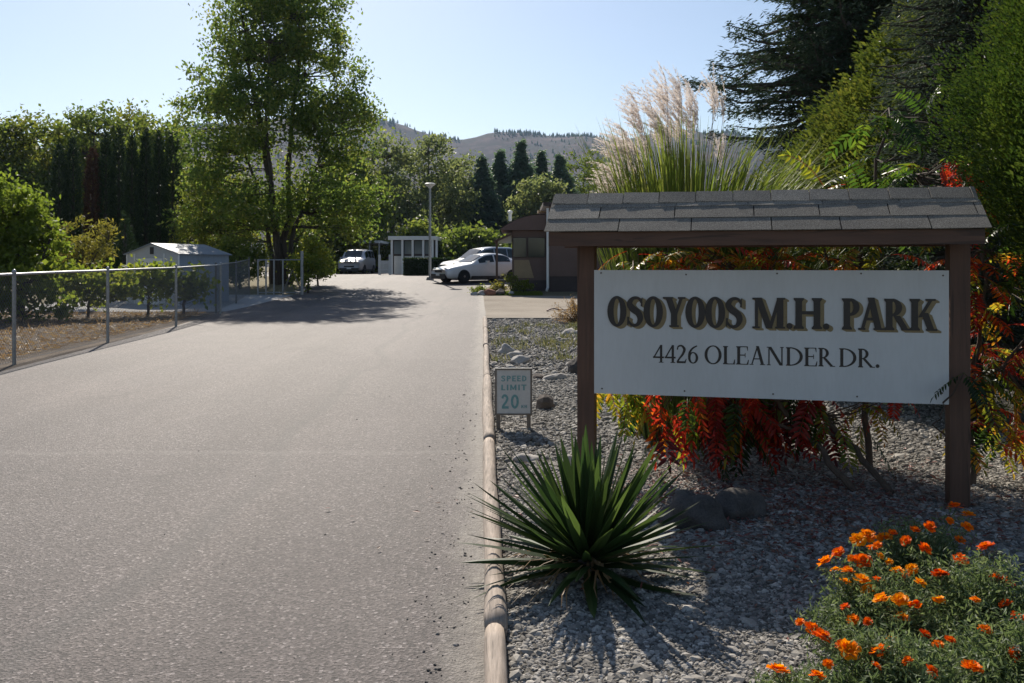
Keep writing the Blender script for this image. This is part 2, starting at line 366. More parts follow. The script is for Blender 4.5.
# ------------------------------------------------------------------ sun, sky, camera
SUN_AZ, SUN_EL = math.radians(-15), math.radians(38)
def light():
    w = bpy.data.worlds.new('World'); SC.world = w; w.use_nodes = True
    t = w.node_tree; t.nodes.clear()
    s = t.nodes.new('ShaderNodeTexSky'); s.sky_type = 'NISHITA'; s.sun_disc = False
    s.sun_elevation = SUN_EL; s.sun_rotation = SUN_AZ; s.air_density = 1.0; s.dust_density = .7; s.ozone_density = 1.0; s.altitude = 300
    b = t.nodes.new('ShaderNodeBackground'); b.inputs[1].default_value = SKY
    o = t.nodes.new('ShaderNodeOutputWorld'); t.links.new(s.outputs[0], b.inputs[0]); t.links.new(b.outputs[0], o.inputs[0])
    l = bpy.data.lights.new('sun', 'SUN'); l.energy = SUNE; l.angle = math.radians(.53); l.color = (1, .92, .80)
    lo = bpy.data.objects.new('sun', l); COL.objects.link(lo)
    d = Vector((math.sin(SUN_AZ)*math.cos(SUN_EL), math.cos(SUN_AZ)*math.cos(SUN_EL), math.sin(SUN_EL)))
    lo.rotation_euler = d.to_track_quat('Z', 'Y').to_euler(); lo.location = d*50
SKY, SUNE, EXPO = .086, 5.0, 0.38
light()
cam = bpy.data.cameras.new('camera'); co = bpy.data.objects.new('camera', cam); COL.objects.link(co)
co.location = (0, 0, CAMH); co.rotation_euler = (PI/2, 0, 0); cam.sensor_width = 36; cam.lens = F/1024*36
cam.shift_y = (HZ-341.5)/1024; cam.clip_end = 12000; cam.clip_start = .05
SC.camera = co
SC.view_settings.view_transform = 'Standard'; SC.view_settings.look = 'None'; SC.view_settings.exposure = EXPO; SC.view_settings.gamma = 1
SC.render.engine = 'CYCLES'; SC.cycles.use_denoising = True; SC.cycles.max_bounces = 6; SC.cycles.transparent_max_bounces = 4
SC.cycles.diffuse_bounces = 3; SC.cycles.transmission_bounces = 4; SC.cycles.volume_bounces = 0; SC.cycles.sample_clamp_indirect = 6

# ------------------------------------------------------------------ terrain
def sheet(name, rows, mat, dz, kind='structure', nx=1):
    """rows: (Y, x left, x right)"""
    ys = sorted(set([r[0] for r in rows] + [float(g) for g in GY if rows[0][0] < g < rows[-1][0]]))
    yy = [r[0] for r in rows]; L = np.interp(ys, yy, [r[1] for r in rows]); R = np.interp(ys, yy, [r[2] for r in rows])
    mb = MB(); v = []
    for y, a, b in zip(ys, L, R):
        for k in range(nx+1): v.append((a+(b-a)*k/nx, y, gz(y)+dz))
    f = [[i*(nx+1)+k, i*(nx+1)+k+1, (i+1)*(nx+1)+k+1, (i+1)*(nx+1)+k] for i in range(len(ys)-1) for k in range(nx)]
    mb.add(v, np.array(f)); return setting(mb.build(name, mat), kind)
KX = lambda y: -.06 - .0323*(y-3.56)               # line of the kerb logs
sheet('ground', [(-30, -3000, 3000), (4000, -3000, 3000)], M['land'], 0)
sheet('dirt_yard', [(-2, -30, -7.1), (13, -30, -7.4), (21.7, -30, -8.05), (27, -30, -8.5)], M['dirt'], .004)
sheet('concrete_path', [(27, -30, -8.6), (29.2, -30, -8.6)], M['concrete'], .006)
sheet('driveway', [(29.2, -16, -8.6), (36, -16, -8.6)], M['concrete'], .004)
sheet('gravel_bed', [(-2, KX(-2), 12), (24, KX(24), 12)], M['gravelbase'], .004)
sheet('gravel_drive', [(24, KX(24), 30), (35.2, -1.2, 30)], M['drive'], .004)
sheet('road', [(-20, -7.4, KX(-2)), (-2, -7.3, KX(-2)), (13, -7.5, KX(13)), (21.7, -8.15, KX(21.7)), (26, -8.55, -.76), (36, -8.7, -1.15), (38, -9.2, -1.3), (40.5, -9.3, -1.0), (41.5, -9.5, 3), (48, -12, 3.5), (52, -14, 0), (60, -17, -3.0), (79, -22, -6)], M['asphalt'], .008)

def hills():
    xs = np.linspace(-2600, 2600, 261); ys = np.concatenate([np.linspace(500, 900, 9), np.linspace(950, 1700, 40)])
    X, Y = np.meshgrid(xs, ys)
    px = CX + F*X/1500
    prof = np.interp(px, [-900, -400, 0, 200, 370, 405, 450, 480, 525, 600, 660, 735, 770, 900, 1100, 1600, 2200], [150, 140, 150, 128, 113, 121, 134, 137, 134, 141, 136, 130, 136, 128, 120, 140, 150])
    H = (HZ-prof)/F*1500 + CAMH
    for k, (fx, am) in enumerate([(.011, 5), (.023, 3), (.047, 2)]):
        H = H + am*np.sin(X*fx + 1.3*k) + am*.6*np.sin(X*fx*1.7+Y*.01+k)
    t = np.clip((Y-520)/(1500-520), 0, 1); s = t**1.25
    spur = 1 + .14*np.sin(X*.012 + Y*.004)*np.sin(PI*t) + .07*np.sin(X*.031 - Y*.006)*np.sin(PI*t)
    Z = 1.0 + H*s*spur*np.where(Y > 1500, 1-(Y-1500)/900, 1)
    n = len(xs); i = np.arange(len(ys)-1)[:, None]*n; j = np.arange(n-1)[None]
    f = np.stack([i+j, i+j+1, i+n+j+1, i+n+j], -1).reshape(-1, 4)
    t_ = NT('dry_hillside'); v = t_.obj(geo=True)
    a = t_.noise(.016, 9, .72, v); b = t_.noise(.03, 8, .72, t_.obj((1, .5, 1.8), geo=True))
    c = t_.ramp(a, [(.40, (.014,.012,.016)), (.47, (.030,.022,.028)), (.53, (.056,.037,.042)), (.62, (.10,.064,.06))])
    c = t_.mix(t_.ramp(b, [(.47, (0,0,0)), (.54, (.9,.9,.9))]), c, (.010,.014,.014))
    mb = MB(); mb.add(np.stack([X, Y, Z], -1).reshape(-1, 3), f)
    setting(mb.build('hills', t_.done(t_.pbr(c, .95, spec=.1)), smooth=True), 'structure')
    # thin pines along the crest and scattered on the slope
    mb = MB(); N = 16000
    q = rng.random(N); ix = rng.integers(0, n-1, N); iy = np.where(q < .5, np.argmin(abs(ys-1500)) - rng.integers(0, 3, N), rng.integers(9, 38, N))
    keep = np.sin(xs[ix]*.02)+np.sin(xs[ix]*.051+1)+rng.normal(0, .5, N) > -.1
    for a, b in zip(ix[keep], iy[keep]):
        p = np.array([X[b, a]+rng.uniform(-10, 10), Y[b, a]+rng.uniform(-5, 5), Z[b, a]-1.5]); h = rng.uniform(3, 9.5)
        mb.lathe([(h*.24, 0), (h*.16, h*.5), (.05, h)], p, 5)
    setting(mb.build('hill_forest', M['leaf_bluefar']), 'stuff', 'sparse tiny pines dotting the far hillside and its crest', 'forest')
hills()

# ------------------------------------------------------------------ gravel, pebbles, litter
def icos():
    p = (1+5**.5)/2
    v = nrm(np.array([[-1,p,0],[1,p,0],[-1,-p,0],[1,-p,0],[0,-1,p],[0,1,p],[0,-1,-p],[0,1,-p],[p,0,-1],[p,0,1],[-p,0,-1],[-p,0,1]], float))
    f = np.array([[0,11,5],[0,5,1],[0,1,7],[0,7,10],[0,10,11],[1,5,9],[5,11,4],[11,10,2],[10,7,6],[7,1,8],[3,9,4],[3,4,2],[3,2,6],[3,6,8],[3,8,9],[4,9,5],[2,4,11],[6,2,10],[8,6,7],[9,8,1]])
    return v, f
IV, IF = icos()
def stones(mb, P, size, flat=.6):
    n = len(P); sc = size[:, None]*np.stack([rng.uniform(.7, 1.3, n), rng.uniform(.6, 1.0, n), rng.uniform(.4, .75, n)*flat/.6], -1)
    a = rng.uniform(0, 2*PI, n); c, s = np.cos(a), np.sin(a)
    v = IV[None]*(1+rng.uniform(-.25, .25, (n, 12, 1)))*sc[:, None]
    v = np.stack([v[..., 0]*c[:, None]-v[..., 1]*s[:, None], v[..., 0]*s[:, None]+v[..., 1]*c[:, None], v[..., 2]+v[..., 0]*rng.uniform(-.3, .3, (n, 1))], -1)
    v = v + P[:, None]
    f = IF[None] + (np.arange(n)*12)[:, None, None]
    mb.add(v.reshape(-1, 3), f.reshape(-1, 3))
def gravel():
    mb = MB()
    for y0, y1, x1, s, n in ((2.6, 4.6, 3.9, .010, 62000), (4.6, 7.5, 4.8, .012, 62000), (7.5, 13, 5, .0165, 46000), (13, 24, 6, .026, 26000)):
        y = rng.uniform(y0, y1, n); x0 = KX(y)+.06; x = x0 + rng.random(n)*(x1-x0)
        z = np.interp(y, GY, GZ) + rng.uniform(0, s*.7, n)
        stones(mb, np.stack([x, y, z], -1), s*np.exp(rng.normal(0, .4, n)))
    setting(mb.build('gravel', M['gravel']), 'stuff', 'grey crushed stone covering the planting bed beside the road', 'gravel')
    mb = MB(); n = 420
    y = 2.6 + 9*rng.random(n)**1.6; x = KX(y)-.12-np.abs(rng.normal(0, .17, n)); k = rng.random(n) < .1; x = np.where(k, x-rng.uniform(0, 2.5, n), x)
    stones(mb, np.stack([x, y, np.interp(y, GY, GZ)+.010], -1), .0042*np.exp(rng.normal(0, .5, n)))
    setting(mb.build('loose_pebbles', M['pebble']), 'stuff', 'loose dark pebbles lying along the asphalt edge', 'pebbles')
gravel()
def litter():
    mb = MB(); n = 4200
    c = np.stack([rng.normal(2.0, .85, n), rng.normal(6.2, .75, n), np.zeros(n)], -1); c[:, 2] = rng.uniform(.02, .04, n)
    d = nrm(np.stack([rng.normal(0,1,n), rng.normal(0,1,n), rng.normal(0,.15,n)], -1)); nn = np.tile([0, 0, 1.0], (n, 1)) + rng.normal(0, .3, (n, 3))
    mb.quads(c, d, nn, rng.uniform(.03, .07, n), rng.uniform(.01, .022, n))
    setting(mb.build('fallen_leaves', M['litter']), 'stuff', 'red and brown fallen sumac leaflets on the gravel under the sign', 'leaf litter')
    mb = MB(); n = 2400
    g = rng.random((70, 2))*[2.6, 7.5] + [-.35, 14.5]; i = rng.integers(0, 70, n)
    b = np.stack([g[i, 0]+rng.normal(0, .12, n), g[i, 1]+rng.normal(0, .18, n), np.zeros(n)], -1); b[:, 2] = np.interp(b[:, 1], GY, GZ)
    l = rng.uniform(.06, .2, n); d = nrm(np.stack([rng.normal(0,.6,n), rng.normal(0,.6,n), np.ones(n)], -1))
    b = b[b[:, 0] > KX(b[:, 1])+.1]; n = len(b)
    mb.quads(b+d[:n]*l[:n, None]*.45, d[:n], rng.normal(0, 1, (n, 3)), l[:n], .016)
    setting(mb.build('weeds', M['grass_dry'] if 'grass_dry' in M else M['leaf_yel']), 'stuff', 'low tufts of drying weeds across the back of the gravel bed', 'weeds')
    # straw and dead grass over the yard
    mb = MB(); n = 16000
    y = rng.uniform(11, 26.5, n); x = -8.1 - (y-13)*.06 - rng.random(n)**1.2*14
    d = nrm(np.stack([rng.normal(0,1,n), rng.normal(0,1,n), rng.normal(0.1,.35,n)], -1)); l = rng.uniform(.05, .2, n)
    c = np.stack([x, y, np.interp(y, GY, GZ)+.02+abs(d[:, 2])*l*.5], -1)
    mb.quads(c, d, rng.normal(0, 1, (n, 3)), l, .02)
    setting(mb.build('dead_grass', M['dry']), 'stuff', 'dead straw coloured grass scattered over the bare yard', 'grass')
M['grass_dry'] = leafm('drying_weed', G((.06,.075,.03),(.11,.115,.05),(.2,.18,.1)), .4, big=False)
litter()

def boulder(name, label, px, py, Y, sx, sy, sz, mat, group=None, sub=4, rough=.2, cat='rock'):
    import bmesh
    bm = bmesh.new(); bmesh.ops.create_icosphere(bm, subdivisions=sub, radius=1)
    sd = rng.uniform(0, 9, 3)
    for v in bm.verts:
        c = v.co; k = 1 + rough*(math.sin(c.x*2.7+sd[0])*math.cos(c.y*3.1+sd[1]) + .6*math.sin(c.z*5+c.x*4+sd[2])) + random.uniform(-.012, .012)+.05*math.sin(c.x*9+sd[1])*math.sin(c.y*8+sd[0])*math.cos(c.z*10)
        v.co = Vector((c.x*sx*k, c.y*sy*k, max(c.z, -.35)*sz*k + .2*sz))
    me = bpy.data.meshes.new(name); bm.to_mesh(me); bm.free(); me.materials.append(mat)
    for p in me.polygons: p.use_smooth = sub > 2
    o = bpy.data.objects.new(name, me); COL.objects.link(o)
    x = (px-CX)/F*Y; o.location = (x, Y, gz(Y)); o.rotation_euler = (0, 0, random.uniform(0, 6))
    return tag(o, label, cat, group)
boulder('boulder', 'large dark rounded boulder behind the right side of the yucca', 692, 500, 5.75, .21, .17, .17, M['rock'])
boulder('boulder', 'large boulder with a flat top right of the yucca, in the shade of the sign', 738, 500, 5.95, .19, .16, .14, M['rock'])
boulder('boulder', 'small rounded tan stone behind the orange marigolds', 915, 545, 5.3, .09, .07, .09, M['rock_pale'])
boulder('stone', 'pale boulder at the foot of the left sign post', 571, 445, 7.35, .1, .09, .09, M['rock_pale'])
boulder('stone', 'bluish flat stone on the gravel left of the yucca top', 527, 470, 7.6, .12, .08, .05, M['rock_pale'])
boulder('stone', 'rearmost of the three pale stones in a row behind the speed sign', 507, 355, 15.6, .16, .12, .13, M['rock_pale'], 'three stones behind the speed sign')
boulder('stone', 'middle one of the three pale stones in a row behind the speed sign', 515, 359, 14.9, .16, .12, .12, M['rock_pale'], 'three stones behind the speed sign')
boulder('stone', 'nearest of the three pale stones in a row behind the speed sign', 520, 365, 14.2, .15, .11, .11, M['rock_pale'], 'three stones behind the speed sign')
boulder('stone', 'dark pointed stone standing on the gravel right of the speed sign', 545, 408, 10.2, .16, .1, .13, M['rock_dark'], sub=2)
boulder('stone', 'dark flat stone lying beside a longer pale one behind the speed sign', 539, 380, 12.6, .14, .09, .06, M['rock_dark'], sub=2)
boulder('stone', 'long low pale stone lying behind the speed sign', 556, 381, 12.5, .22, .08, .07, M['rock_pale'], sub=2)
boulder('stone', 'grey stone half hidden by the left sign post', 577, 374, 13.1, .14, .12, .2, M['rock'])

# ------------------------------------------------------------------ kerb logs
def kerb():
    cuts = [.4, 3.97, 8.25, 12.4, 16.6, 20.6, 24]
    L = ['peeled kerb log nearest the camera, lying along the asphalt edge', 'peeled kerb log beside the yucca at the asphalt edge', 'peeled kerb log running past the little speed sign', 'fourth peeled kerb log from the camera, behind the speed sign', 'fifth peeled kerb log from the camera, second to last', 'last peeled kerb log, ending where the gravel drive starts']
    for i, l in enumerate(L):
        a, b = cuts[i]+.012, cuts[i+1]-.012
        n = 26; y = np.linspace(a, b, n); r0 = .053 + .006*((i*7) % 3-1)
        x = KX(y) + .004*np.sin(y*1.3+i*2) ; z = np.interp(y, GY, GZ) + .035 + .004*np.sin(y*2.1+i)
        r = r0*(1 + .05*np.sin(y*3.3+i) + rng.normal(0, .007, n)); r[0] *= .9; r[-1] *= .9
        o = (x[0], y[0], gz(y[0]))
        mb = MB(); mb.tube(np.stack([x, y, z], -1), r, 14)
        tag(mb.build('kerb_log', M['log'], off=o, smooth=True, loc=o), l, 'kerb log', 'kerb logs along the road')
    mb = MB(); mb.box((KX(24)+.05, 23.9, gz(24)-.02), (1.9, 24.0, gz(24)+.05))
    tag(mb.build('edging_board', M['grey_wood'], off=(0, 24, gz(24)), loc=(0, 24, gz(24))), 'low dark timber edging across the back of the gravel bed', 'edging board')
kerb()

# ------------------------------------------------------------------ the letters, built by hand
T_, t_, s_, v_ = .20, .07, .055, .055
def R(x0, y0, x1, y1): return [(x0,y0),(x1,y0),(x1,y1),(x0,y1)]
def D(xa, ya, xb, yb, w): return [(xa,ya),(xa+w,ya),(xb+w,yb),(xb,yb)]
def ring(cx, cy, rx, ry, tx, ty, a0=0, a1=360, n=36):
    out = []; A = np.radians(np.linspace(a0, a1, n+1))
    for a, b in zip(A[:-1], A[1:]):
        out.append([(cx+(rx-tx)*math.cos(a), cy+(ry-ty)*math.sin(a)), (cx+rx*math.cos(a), cy+ry*math.sin(a)), (cx+rx*math.cos(b), cy+ry*math.sin(b)), (cx+(rx-tx)*math.cos(b), cy+(ry-ty)*math.sin(b))])
    return out
def stroke(P, W, n=40):
    P = np.array(P, float); k = np.arange(len(P)); u = np.linspace(0, len(P)-1, n)
    Q = []
    for q in u:
        i = min(int(q), len(P)-2); f = q-i; p0, p1, p2, p3 = P[max(i-1, 0)], P[i], P[i+1], P[min(i+2, len(P)-1)]
        Q.append(.5*((2*p1)+(-p0+p2)*f+(2*p0-5*p1+4*p2-p3)*f*f+(-p0+3*p1-3*p2+p3)*f**3))
    Q = np.array(Q); w = np.interp(u, k, W)/2; t = nrm(np.gradient(Q, axis=0)); nn = np.stack([-t[:,1], t[:,0]], -1)
    a, b = Q+nn*w[:,None], Q-nn*w[:,None]
    return [[tuple(a[i]), tuple(b[i]), tuple(b[i+1]), tuple(a[i+1])] for i in range(n-1)]
def stem(x, w=None, top=True, bot=True):
    w = w or T_; o = [R(x, s_*.9, x+w, 1-s_*.9)] if False else [R(x, 0.001, x+w, .999)]
    if bot: o += [R(x-v_, 0, x, s_), R(x+w, 0, x+w+v_, s_), [(x-v_*.8,s_),(x,s_),(x,s_*2)], [(x+w,s_),(x+w+v_*.8,s_),(x+w,s_*2)]]
    if top: o += [R(x-v_, 1-s_, x, 1), R(x+w, 1-s_, x+w+v_, 1), [(x-v_*.8,1-s_),(x,1-s_*2),(x,1-s_)], [(x+w,1-s_),(x+w,1-s_*2),(x+w+v_*.8,1-s_)]]
    return o
def glyph(ch, bold):
    """(width, pieces); cap height 1"""
    global T_, t_, s_, v_
    if bold == 'sans':
        T_, t_, s_, v_ = .19, .17, .002, .0
        if ch == 'I': return .3, [R(.06, 0, .06+T_, 1)]
        if ch == 'T': return .66, [R(.33-T_/2, 0, .33+T_/2, 1-t_), R(.02, 1-t_, .64, .999)]
        if ch == 'S': return .66, stroke([(.56,.78),(.44,.92),(.24,.91),(.115,.76),(.22,.60),(.42,.46),(.52,.27),(.42,.09),(.20,.08),(.07,.22)], [.17]*10)
        if ch in 'O0': return .7, ring(.35, .5, .33, .5, T_, t_)
        if ch == 'E': return .58, [R(.05, 0, .05+T_, 1), R(.05+T_, 0, .56, t_), R(.05+T_, 1-t_, .56, 1), R(.05+T_, .43, .5, .43+t_)]
        if ch == 'L': return .54, [R(.05, 0, .05+T_, 1), R(.05+T_, 0, .54, t_)]
        if ch == 'P': return .64, [R(.05, 0, .05+T_, 1)]+ring(.05+T_, .7, .38, .3, T_*.95, t_, -90, 90, 16)
        if ch == 'D': return .68, [R(.05, 0, .05+T_, 1)]+ring(.05+T_, .5, .42, .5, T_*.95, t_, -90, 90, 20)
        if ch == 'M': return .86, [R(.05, 0, .05+T_*.9, 1), R(.81-T_*.9, 0, .81, 1), D(.38, .12, .06, .99, T_*.8), D(.34, .12, .65, .99, T_*.8)]
        if ch == 'K': return .7, [R(.05, 0, .05+T_, 1), D(.2, .36, .46, 1, T_), D(.48, 0, .26, .56, T_)]
        if ch == 'H': return .68, [R(.05, 0, .05+T_, 1), R(.63-T_, 0, .63, 1), R(.05+T_, .43, .63-T_, .43+t_)]
        if ch == '2': return .64, stroke([(.08,.72),(.16,.9),(.34,.92),(.49,.74),(.40,.5),(.22,.28),(.1,.1)], [.17]*7)+[R(.04, 0, .6, t_)]
    T_, t_, s_, v_ = (.225, .09, .06, .06) if bold else (.165, .06, .045, .06)
    v = v_
    if ch == 'O':
        w = .70 if bold else .98
        return w, ring(w/2, .5, w/2, .52, T_*1.02, t_)
    if ch == 'S':
        w = .62
        o = stroke([(.56,.78),(.44,.945),(.24,.94),(.115,.77),(.22,.60),(.42,.46),(.50,.27),(.40,.07),(.20,.045),(.06,.2)], [t_*.8,t_,t_*1.3,T_*.95,T_*1.05,T_*1.05,T_*.95,t_*1.3,t_,t_*.8])
        return w, o + [[(.515,.68),(.58,.68),(.58,.99),(.535,.93)], [(.03,.01),(.08,.07),(.10,.32),(.03,.32)]]
    if ch == 'Y':
        w = .80; st = w/2-T_/2
        return w, [D(st, .44, .08, .999, T_*1.02), D(st+T_-t_*1.3, .42, w-.08-t_*1.2, .999, t_*1.3), R(st, 0.001, st+T_, .46), R(st-v, 0, st+T_+v, s_*.98), R(.0, 1-s_, .08+T_+v, 1), R(w-.08-t_*1.2-v-.02, 1-s_, w, 1)]
    if ch == 'M':
        w = 1.16 if bold else 1.1; a = .1; b = w-.08-T_
        return w, [R(a, 0.001, a+t_*1.2, .999), R(a-v-.03, 0, a+t_*1.2+v, s_), R(b, 0.001, b+T_, .999), R(b-v, 0, b+T_+v, s_), D(.5*w-T_*.45, .0, a, .998, T_*1.05), D(.5*w-T_*.1, .0, b+.02, .998, t_*1.4), R(a-v-.03, 1-s_, a+T_, 1), R(b, 1-s_, b+T_+v, 1)]
    if ch == 'H':
        w = .98; return w, stem(.07)+stem(w-.07-T_)+[R(.07+T_, .47, w-.07-T_, .47+t_*1.2)]
    if ch == 'N':
        w = 1.0; a = .1; b = w-.1-t_*1.3
        return w, [R(a, 0.001, a+t_*1.2, .999), R(a-v-.02, 0, a+t_*1.2+v, s_), R(b, 0.001, b+t_*1.2, .999), R(b-v, 1-s_, b+t_*1.2+v, 1), D(b-T_*.6, 0, a-.01, .998, T_*1.1), R(a-v-.03, 1-s_, a+T_, 1)]
    if ch == 'A':
        w = .88; m = w/2
        return w, [D(.08, 0, m-.04, .999, t_*1.3), D(w-.07-T_, 0, m-T_*.5, 1.03, T_*1.02), R(.2, .30, w-.22, .30+t_), R(0, 0, .08+t_+v+.02, s_), R(w-.07-T_-v, 0, w, s_)]
    if ch in 'PR':
        w = .57 if ch == 'P' else .86; a = .07; rx = .62-a-T_ if bold else .58-a-T_
        o = stem(a) + ring(a+T_, .72, rx, .28, T_*.95, t_, -90, 90, 22)
        if ch == 'R': o += [D(w-.02-T_, .0, a+T_+.02, .46, T_*1.05), R(w-.05-T_, 0, w+.06, s_)]
        return w, o
    if ch == 'K':
        w = .9; a = .07
        return w, stem(a)+[D(a+T_, .42, w-.22, .995, t_*1.4), D(w-.06-T_, 0, a+T_+.1, .56, T_*1.05), R(w-.36, 1-s_, w-.02, 1), R(w-.12-T_, 0, w+.04, s_)]
    if ch == 'D':
        w = .94; a = .07
        return w, stem(a)+ring(a+T_, .5, w-a-T_, .5, T_*1.05, t_, -90, 90, 26)
    if ch == 'L':
        w = .68; return w, stem(.07)+[R(.07+T_, 0, w, s_), [(w-.09,s_),(w,s_),(w+.02,.27),(w-.02,.27)]]
    if ch == 'E':
        w = .70; return w, stem(.07)+[R(.07+T_, 0, w, s_), R(.07+T_, 1-s_, w-.03, 1), R(.07+T_, .49, w-.16, .49+t_), [(w-.09,s_),(w,s_),(w+.03,.27),(w-.01,.27)], [(w-.1,1-s_),(w-.05,.76),(w-.02,.76),(w-.03,1-s_)], R(w-.2, .39, w-.16, .63)]
    if ch == '4':
        w = .66; return w, [R(.42, 0.001, .42+T_*.85, .99), D(.0, .27, .44, .985, t_*1.5), R(.0, .25, w, .25+t_*1.6), R(.35, 0, .42+T_+.05, s_)]
    if ch == '2':
        w = .62; return w, stroke([(.06,.74),(.12,.92),(.32,.96),(.48,.78),(.40,.52),(.2,.27),(.05,.06)], [t_*1.2,t_*1.4,t_*1.6,T_,T_*.8,t_*1.7,t_*1.4])+[R(.03, 0, .55, .11), [(.5,.11),(.55,0),(.62,.25),(.58,.25)]]
    if ch == '6':
        w = .66; return w, ring(.34, .31, .30, .32, T_*.9, t_)+stroke([(.58,.98),(.32,.84),(.15,.62),(.10,.36)], [t_*1.1,t_*1.6,T_*.8,T_*.85])
    if ch == 'C':
        w = .74; return w, ring(.4, .5, .4, .52, T_, t_, 50, 310, 30)
    if ch == '.':
        w = .26; return w, ring(.13, .09, .105, .10, .105, .10, 0, 360, 16)
    return .3, []
def text(mb, s, bold, u0, u1, z0, h, O, U, N, dep, gap=.05, dx=0, dz=0, squash=None):
    gs = [glyph(c, bold) for c in s]; tot = sum(g[0] for g in gs)+gap*(len(gs)-1); k = (u1-u0)/tot; x = u0; e = 0
    for w, ps in gs:
        for p in ps:
            p = np.array(p); e += 1
            a = O + U*(x+p[:, 0]*k+dx)[:, None] + np.array([0, 0, 1.0])*(z0+dz+p[:, 1]*h)[:, None] + N*(dep+(e % 60)*.00003)
            mb.add(a, np.arange(len(a))[None])
        x += (w+gap)*k

# ------------------------------------------------------------------ the entrance sign
def sign():
    U = np.array([.9743, -.2254, 0]); N = np.array([-.2254, -.9743, 0]); Zv = np.array([0, 0, 1.0])
    O = np.array([.621, 6.74, 0])
    t = thing('entrance_sign', 'white entrance sign board between brown posts under a shingled little roof', 'sign', (1.81, 6.465, 0))
    off = (1.81, 6.465, 0)
    for u in (-.062, 2.506):
        mb = MB(); mb.obox(O, U, N, Zv, (u-.064, -.09, -.15), (u+.064, .05, 1.86)); mb.build('post', M['sign_wood'], t, off)
    # board
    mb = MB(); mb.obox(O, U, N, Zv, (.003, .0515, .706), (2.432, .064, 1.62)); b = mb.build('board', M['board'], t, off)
    A = .0655
    def uu(px):
        k = (px-CX)/F; return (k*O[1]-O[0]+A*(k*N[1]-N[0]))/(U[0]-k*U[1])
    def zz(px, py):
        u = uu(px); Y = O[1]+U[1]*u+N[1]*A; return CAMH-(py-HZ)/F*Y
    words = (('OSOYOOS', 607.5, 743), ('M.H.', 752, 830), ('PARK', 841.5, 936))
    z0, z1 = 1.207, 1.425
    sh, fc = MB(), MB()
    for w, a, c in words:
        for k in range(7):
            text(sh, w, True, uu(a), uu(c), z0, z1-z0, O, U, N, A+k*.001-.001, .0, .027-.0045*k, -.0155+.0026*k)
        text(fc, w, True, uu(a), uu(c), z0, z1-z0, O, U, N, A+.007, .0)
        sh.build('letter_shadow', M['ink_shade'], b, off); fc.build('lettering', M['ink'], b, off); sh, fc = MB(), MB()
    for w, a, c in (('4426', 653, 698.5), ('OLEANDER', 704.5, 834), ('DR.', 839, 880)):
        ad = MB(); text(ad, w, False, uu(a), uu(c), 0.945, .131, O, U, N, A, .07 if w != '4426' else .04); ad.build('lettering', M['ink'], b, off)
    for px, py in ((593+8, 273), (686, 274.5), (777, 273.5), (861, 273.5), (943, 275.5), (602, 388.5), (684.5, 391), (773, 394), (857, 396.5), (942, 393)):
        mb = MB(); c = O+U*uu(px)+N*A+Zv*zz(px, py); mb.lathe([(.0001, -.004), (.006, -.003), (.006, 0), (.0001, .002)], (0,0,0), 10, 'y')
        mb.V[0] = np.stack([mb.V[0][:, 0], mb.V[0][:, 1], mb.V[0][:, 2]], -1) + c; mb.build('screw', M['screw'], b, off)
    # roof: rafters box, fascia, three shingle courses each side, ridge caps
    ue0, ue1 = -.30, 2.60; ze, zr, run = 1.895, 2.175, .36
    rf = MB(); rf.obox(O, U, N, Zv, (ue0+.03, -run+.04, 1.862), (ue1-.03, run-.05, 1.90)); rf.build('roof_soffit', M['sign_beam'], t, off)
    for sgn in (1, -1):
        mb = MB(); mb.obox(O, U, N, Zv, (ue0+.015, sgn*(run-.02)-.018, 1.792), (ue1-.02, sgn*(run-.02)+.018, ze-.004)); mb.build('fascia_board', M['sign_beam'], t, off)
    deck = MB()
    for u0, u1 in ((ue0+.02, ue1-.02),):
        v = [O+U*a+N*(n-.0)+Zv*z for a in (u0, u1) for n, z in ((run-.01, ze-.01), (0, zr-.02), (-run+.01, ze-.01))]
        deck.add(v, [np.array([[0,1,4,3],[1,2,5,4],[0,3,5,2]]), np.array([[0,2,1],[3,4,5]])])
    dk = deck.build('shingle_roof', M['shingle_gap'], t, off)
    shm = MB(); L = math.hypot(run+.015, zr-ze); 
    for sgn in (1, -1):
        dn = np.array(N*sgn*(run+.015)/L - Zv*(zr-ze)/L); up = nrm(np.cross(U, dn))*1.0
        if up[2] < 0: up = -up
        ridge = O+Zv*zr
        for row in range(3):
            s0, s1 = row*L/3-.02 + (0.02 if row == 0 else 0), (row+1)*L/3+.012
            x = ue0-.01 - rng.uniform(0, .25); 
            while x < ue1:
                w = rng.uniform(.42, .56) if row else .5
                a, c = max(x, ue0-.012+.01*(2-row)*0), min(x+w-.007, ue1+.012)
                if c-a > .03:
                    l0, l1 = .002+.001*row, .005+.002*row
                    j = rng.uniform(-.006, .006, 2); k = rng.uniform(-.001, .003, 4)
                    P = [ridge+U*a+dn*s0+up*l0, ridge+U*c+dn*s0+up*l0, ridge+U*(c)+dn*(s1+j[0])+up*(l1+.002+k[0]), ridge+U*a+dn*(s1+j[0]+j[1]*.3)+up*(l1+.002+k[1])]
                    Q = [P[0]-up*.003, P[1]-up*.003, P[2]-up*.006, P[3]-up*.006]
                    shm.add(P+Q, np.array([[0,1,2,3],[7,6,5,4],[3,2,6,7],[0,3,7,4],[1,5,6,2]]))
                x += w
        x = ue0-.005
    x = ue0-.004; i = 0
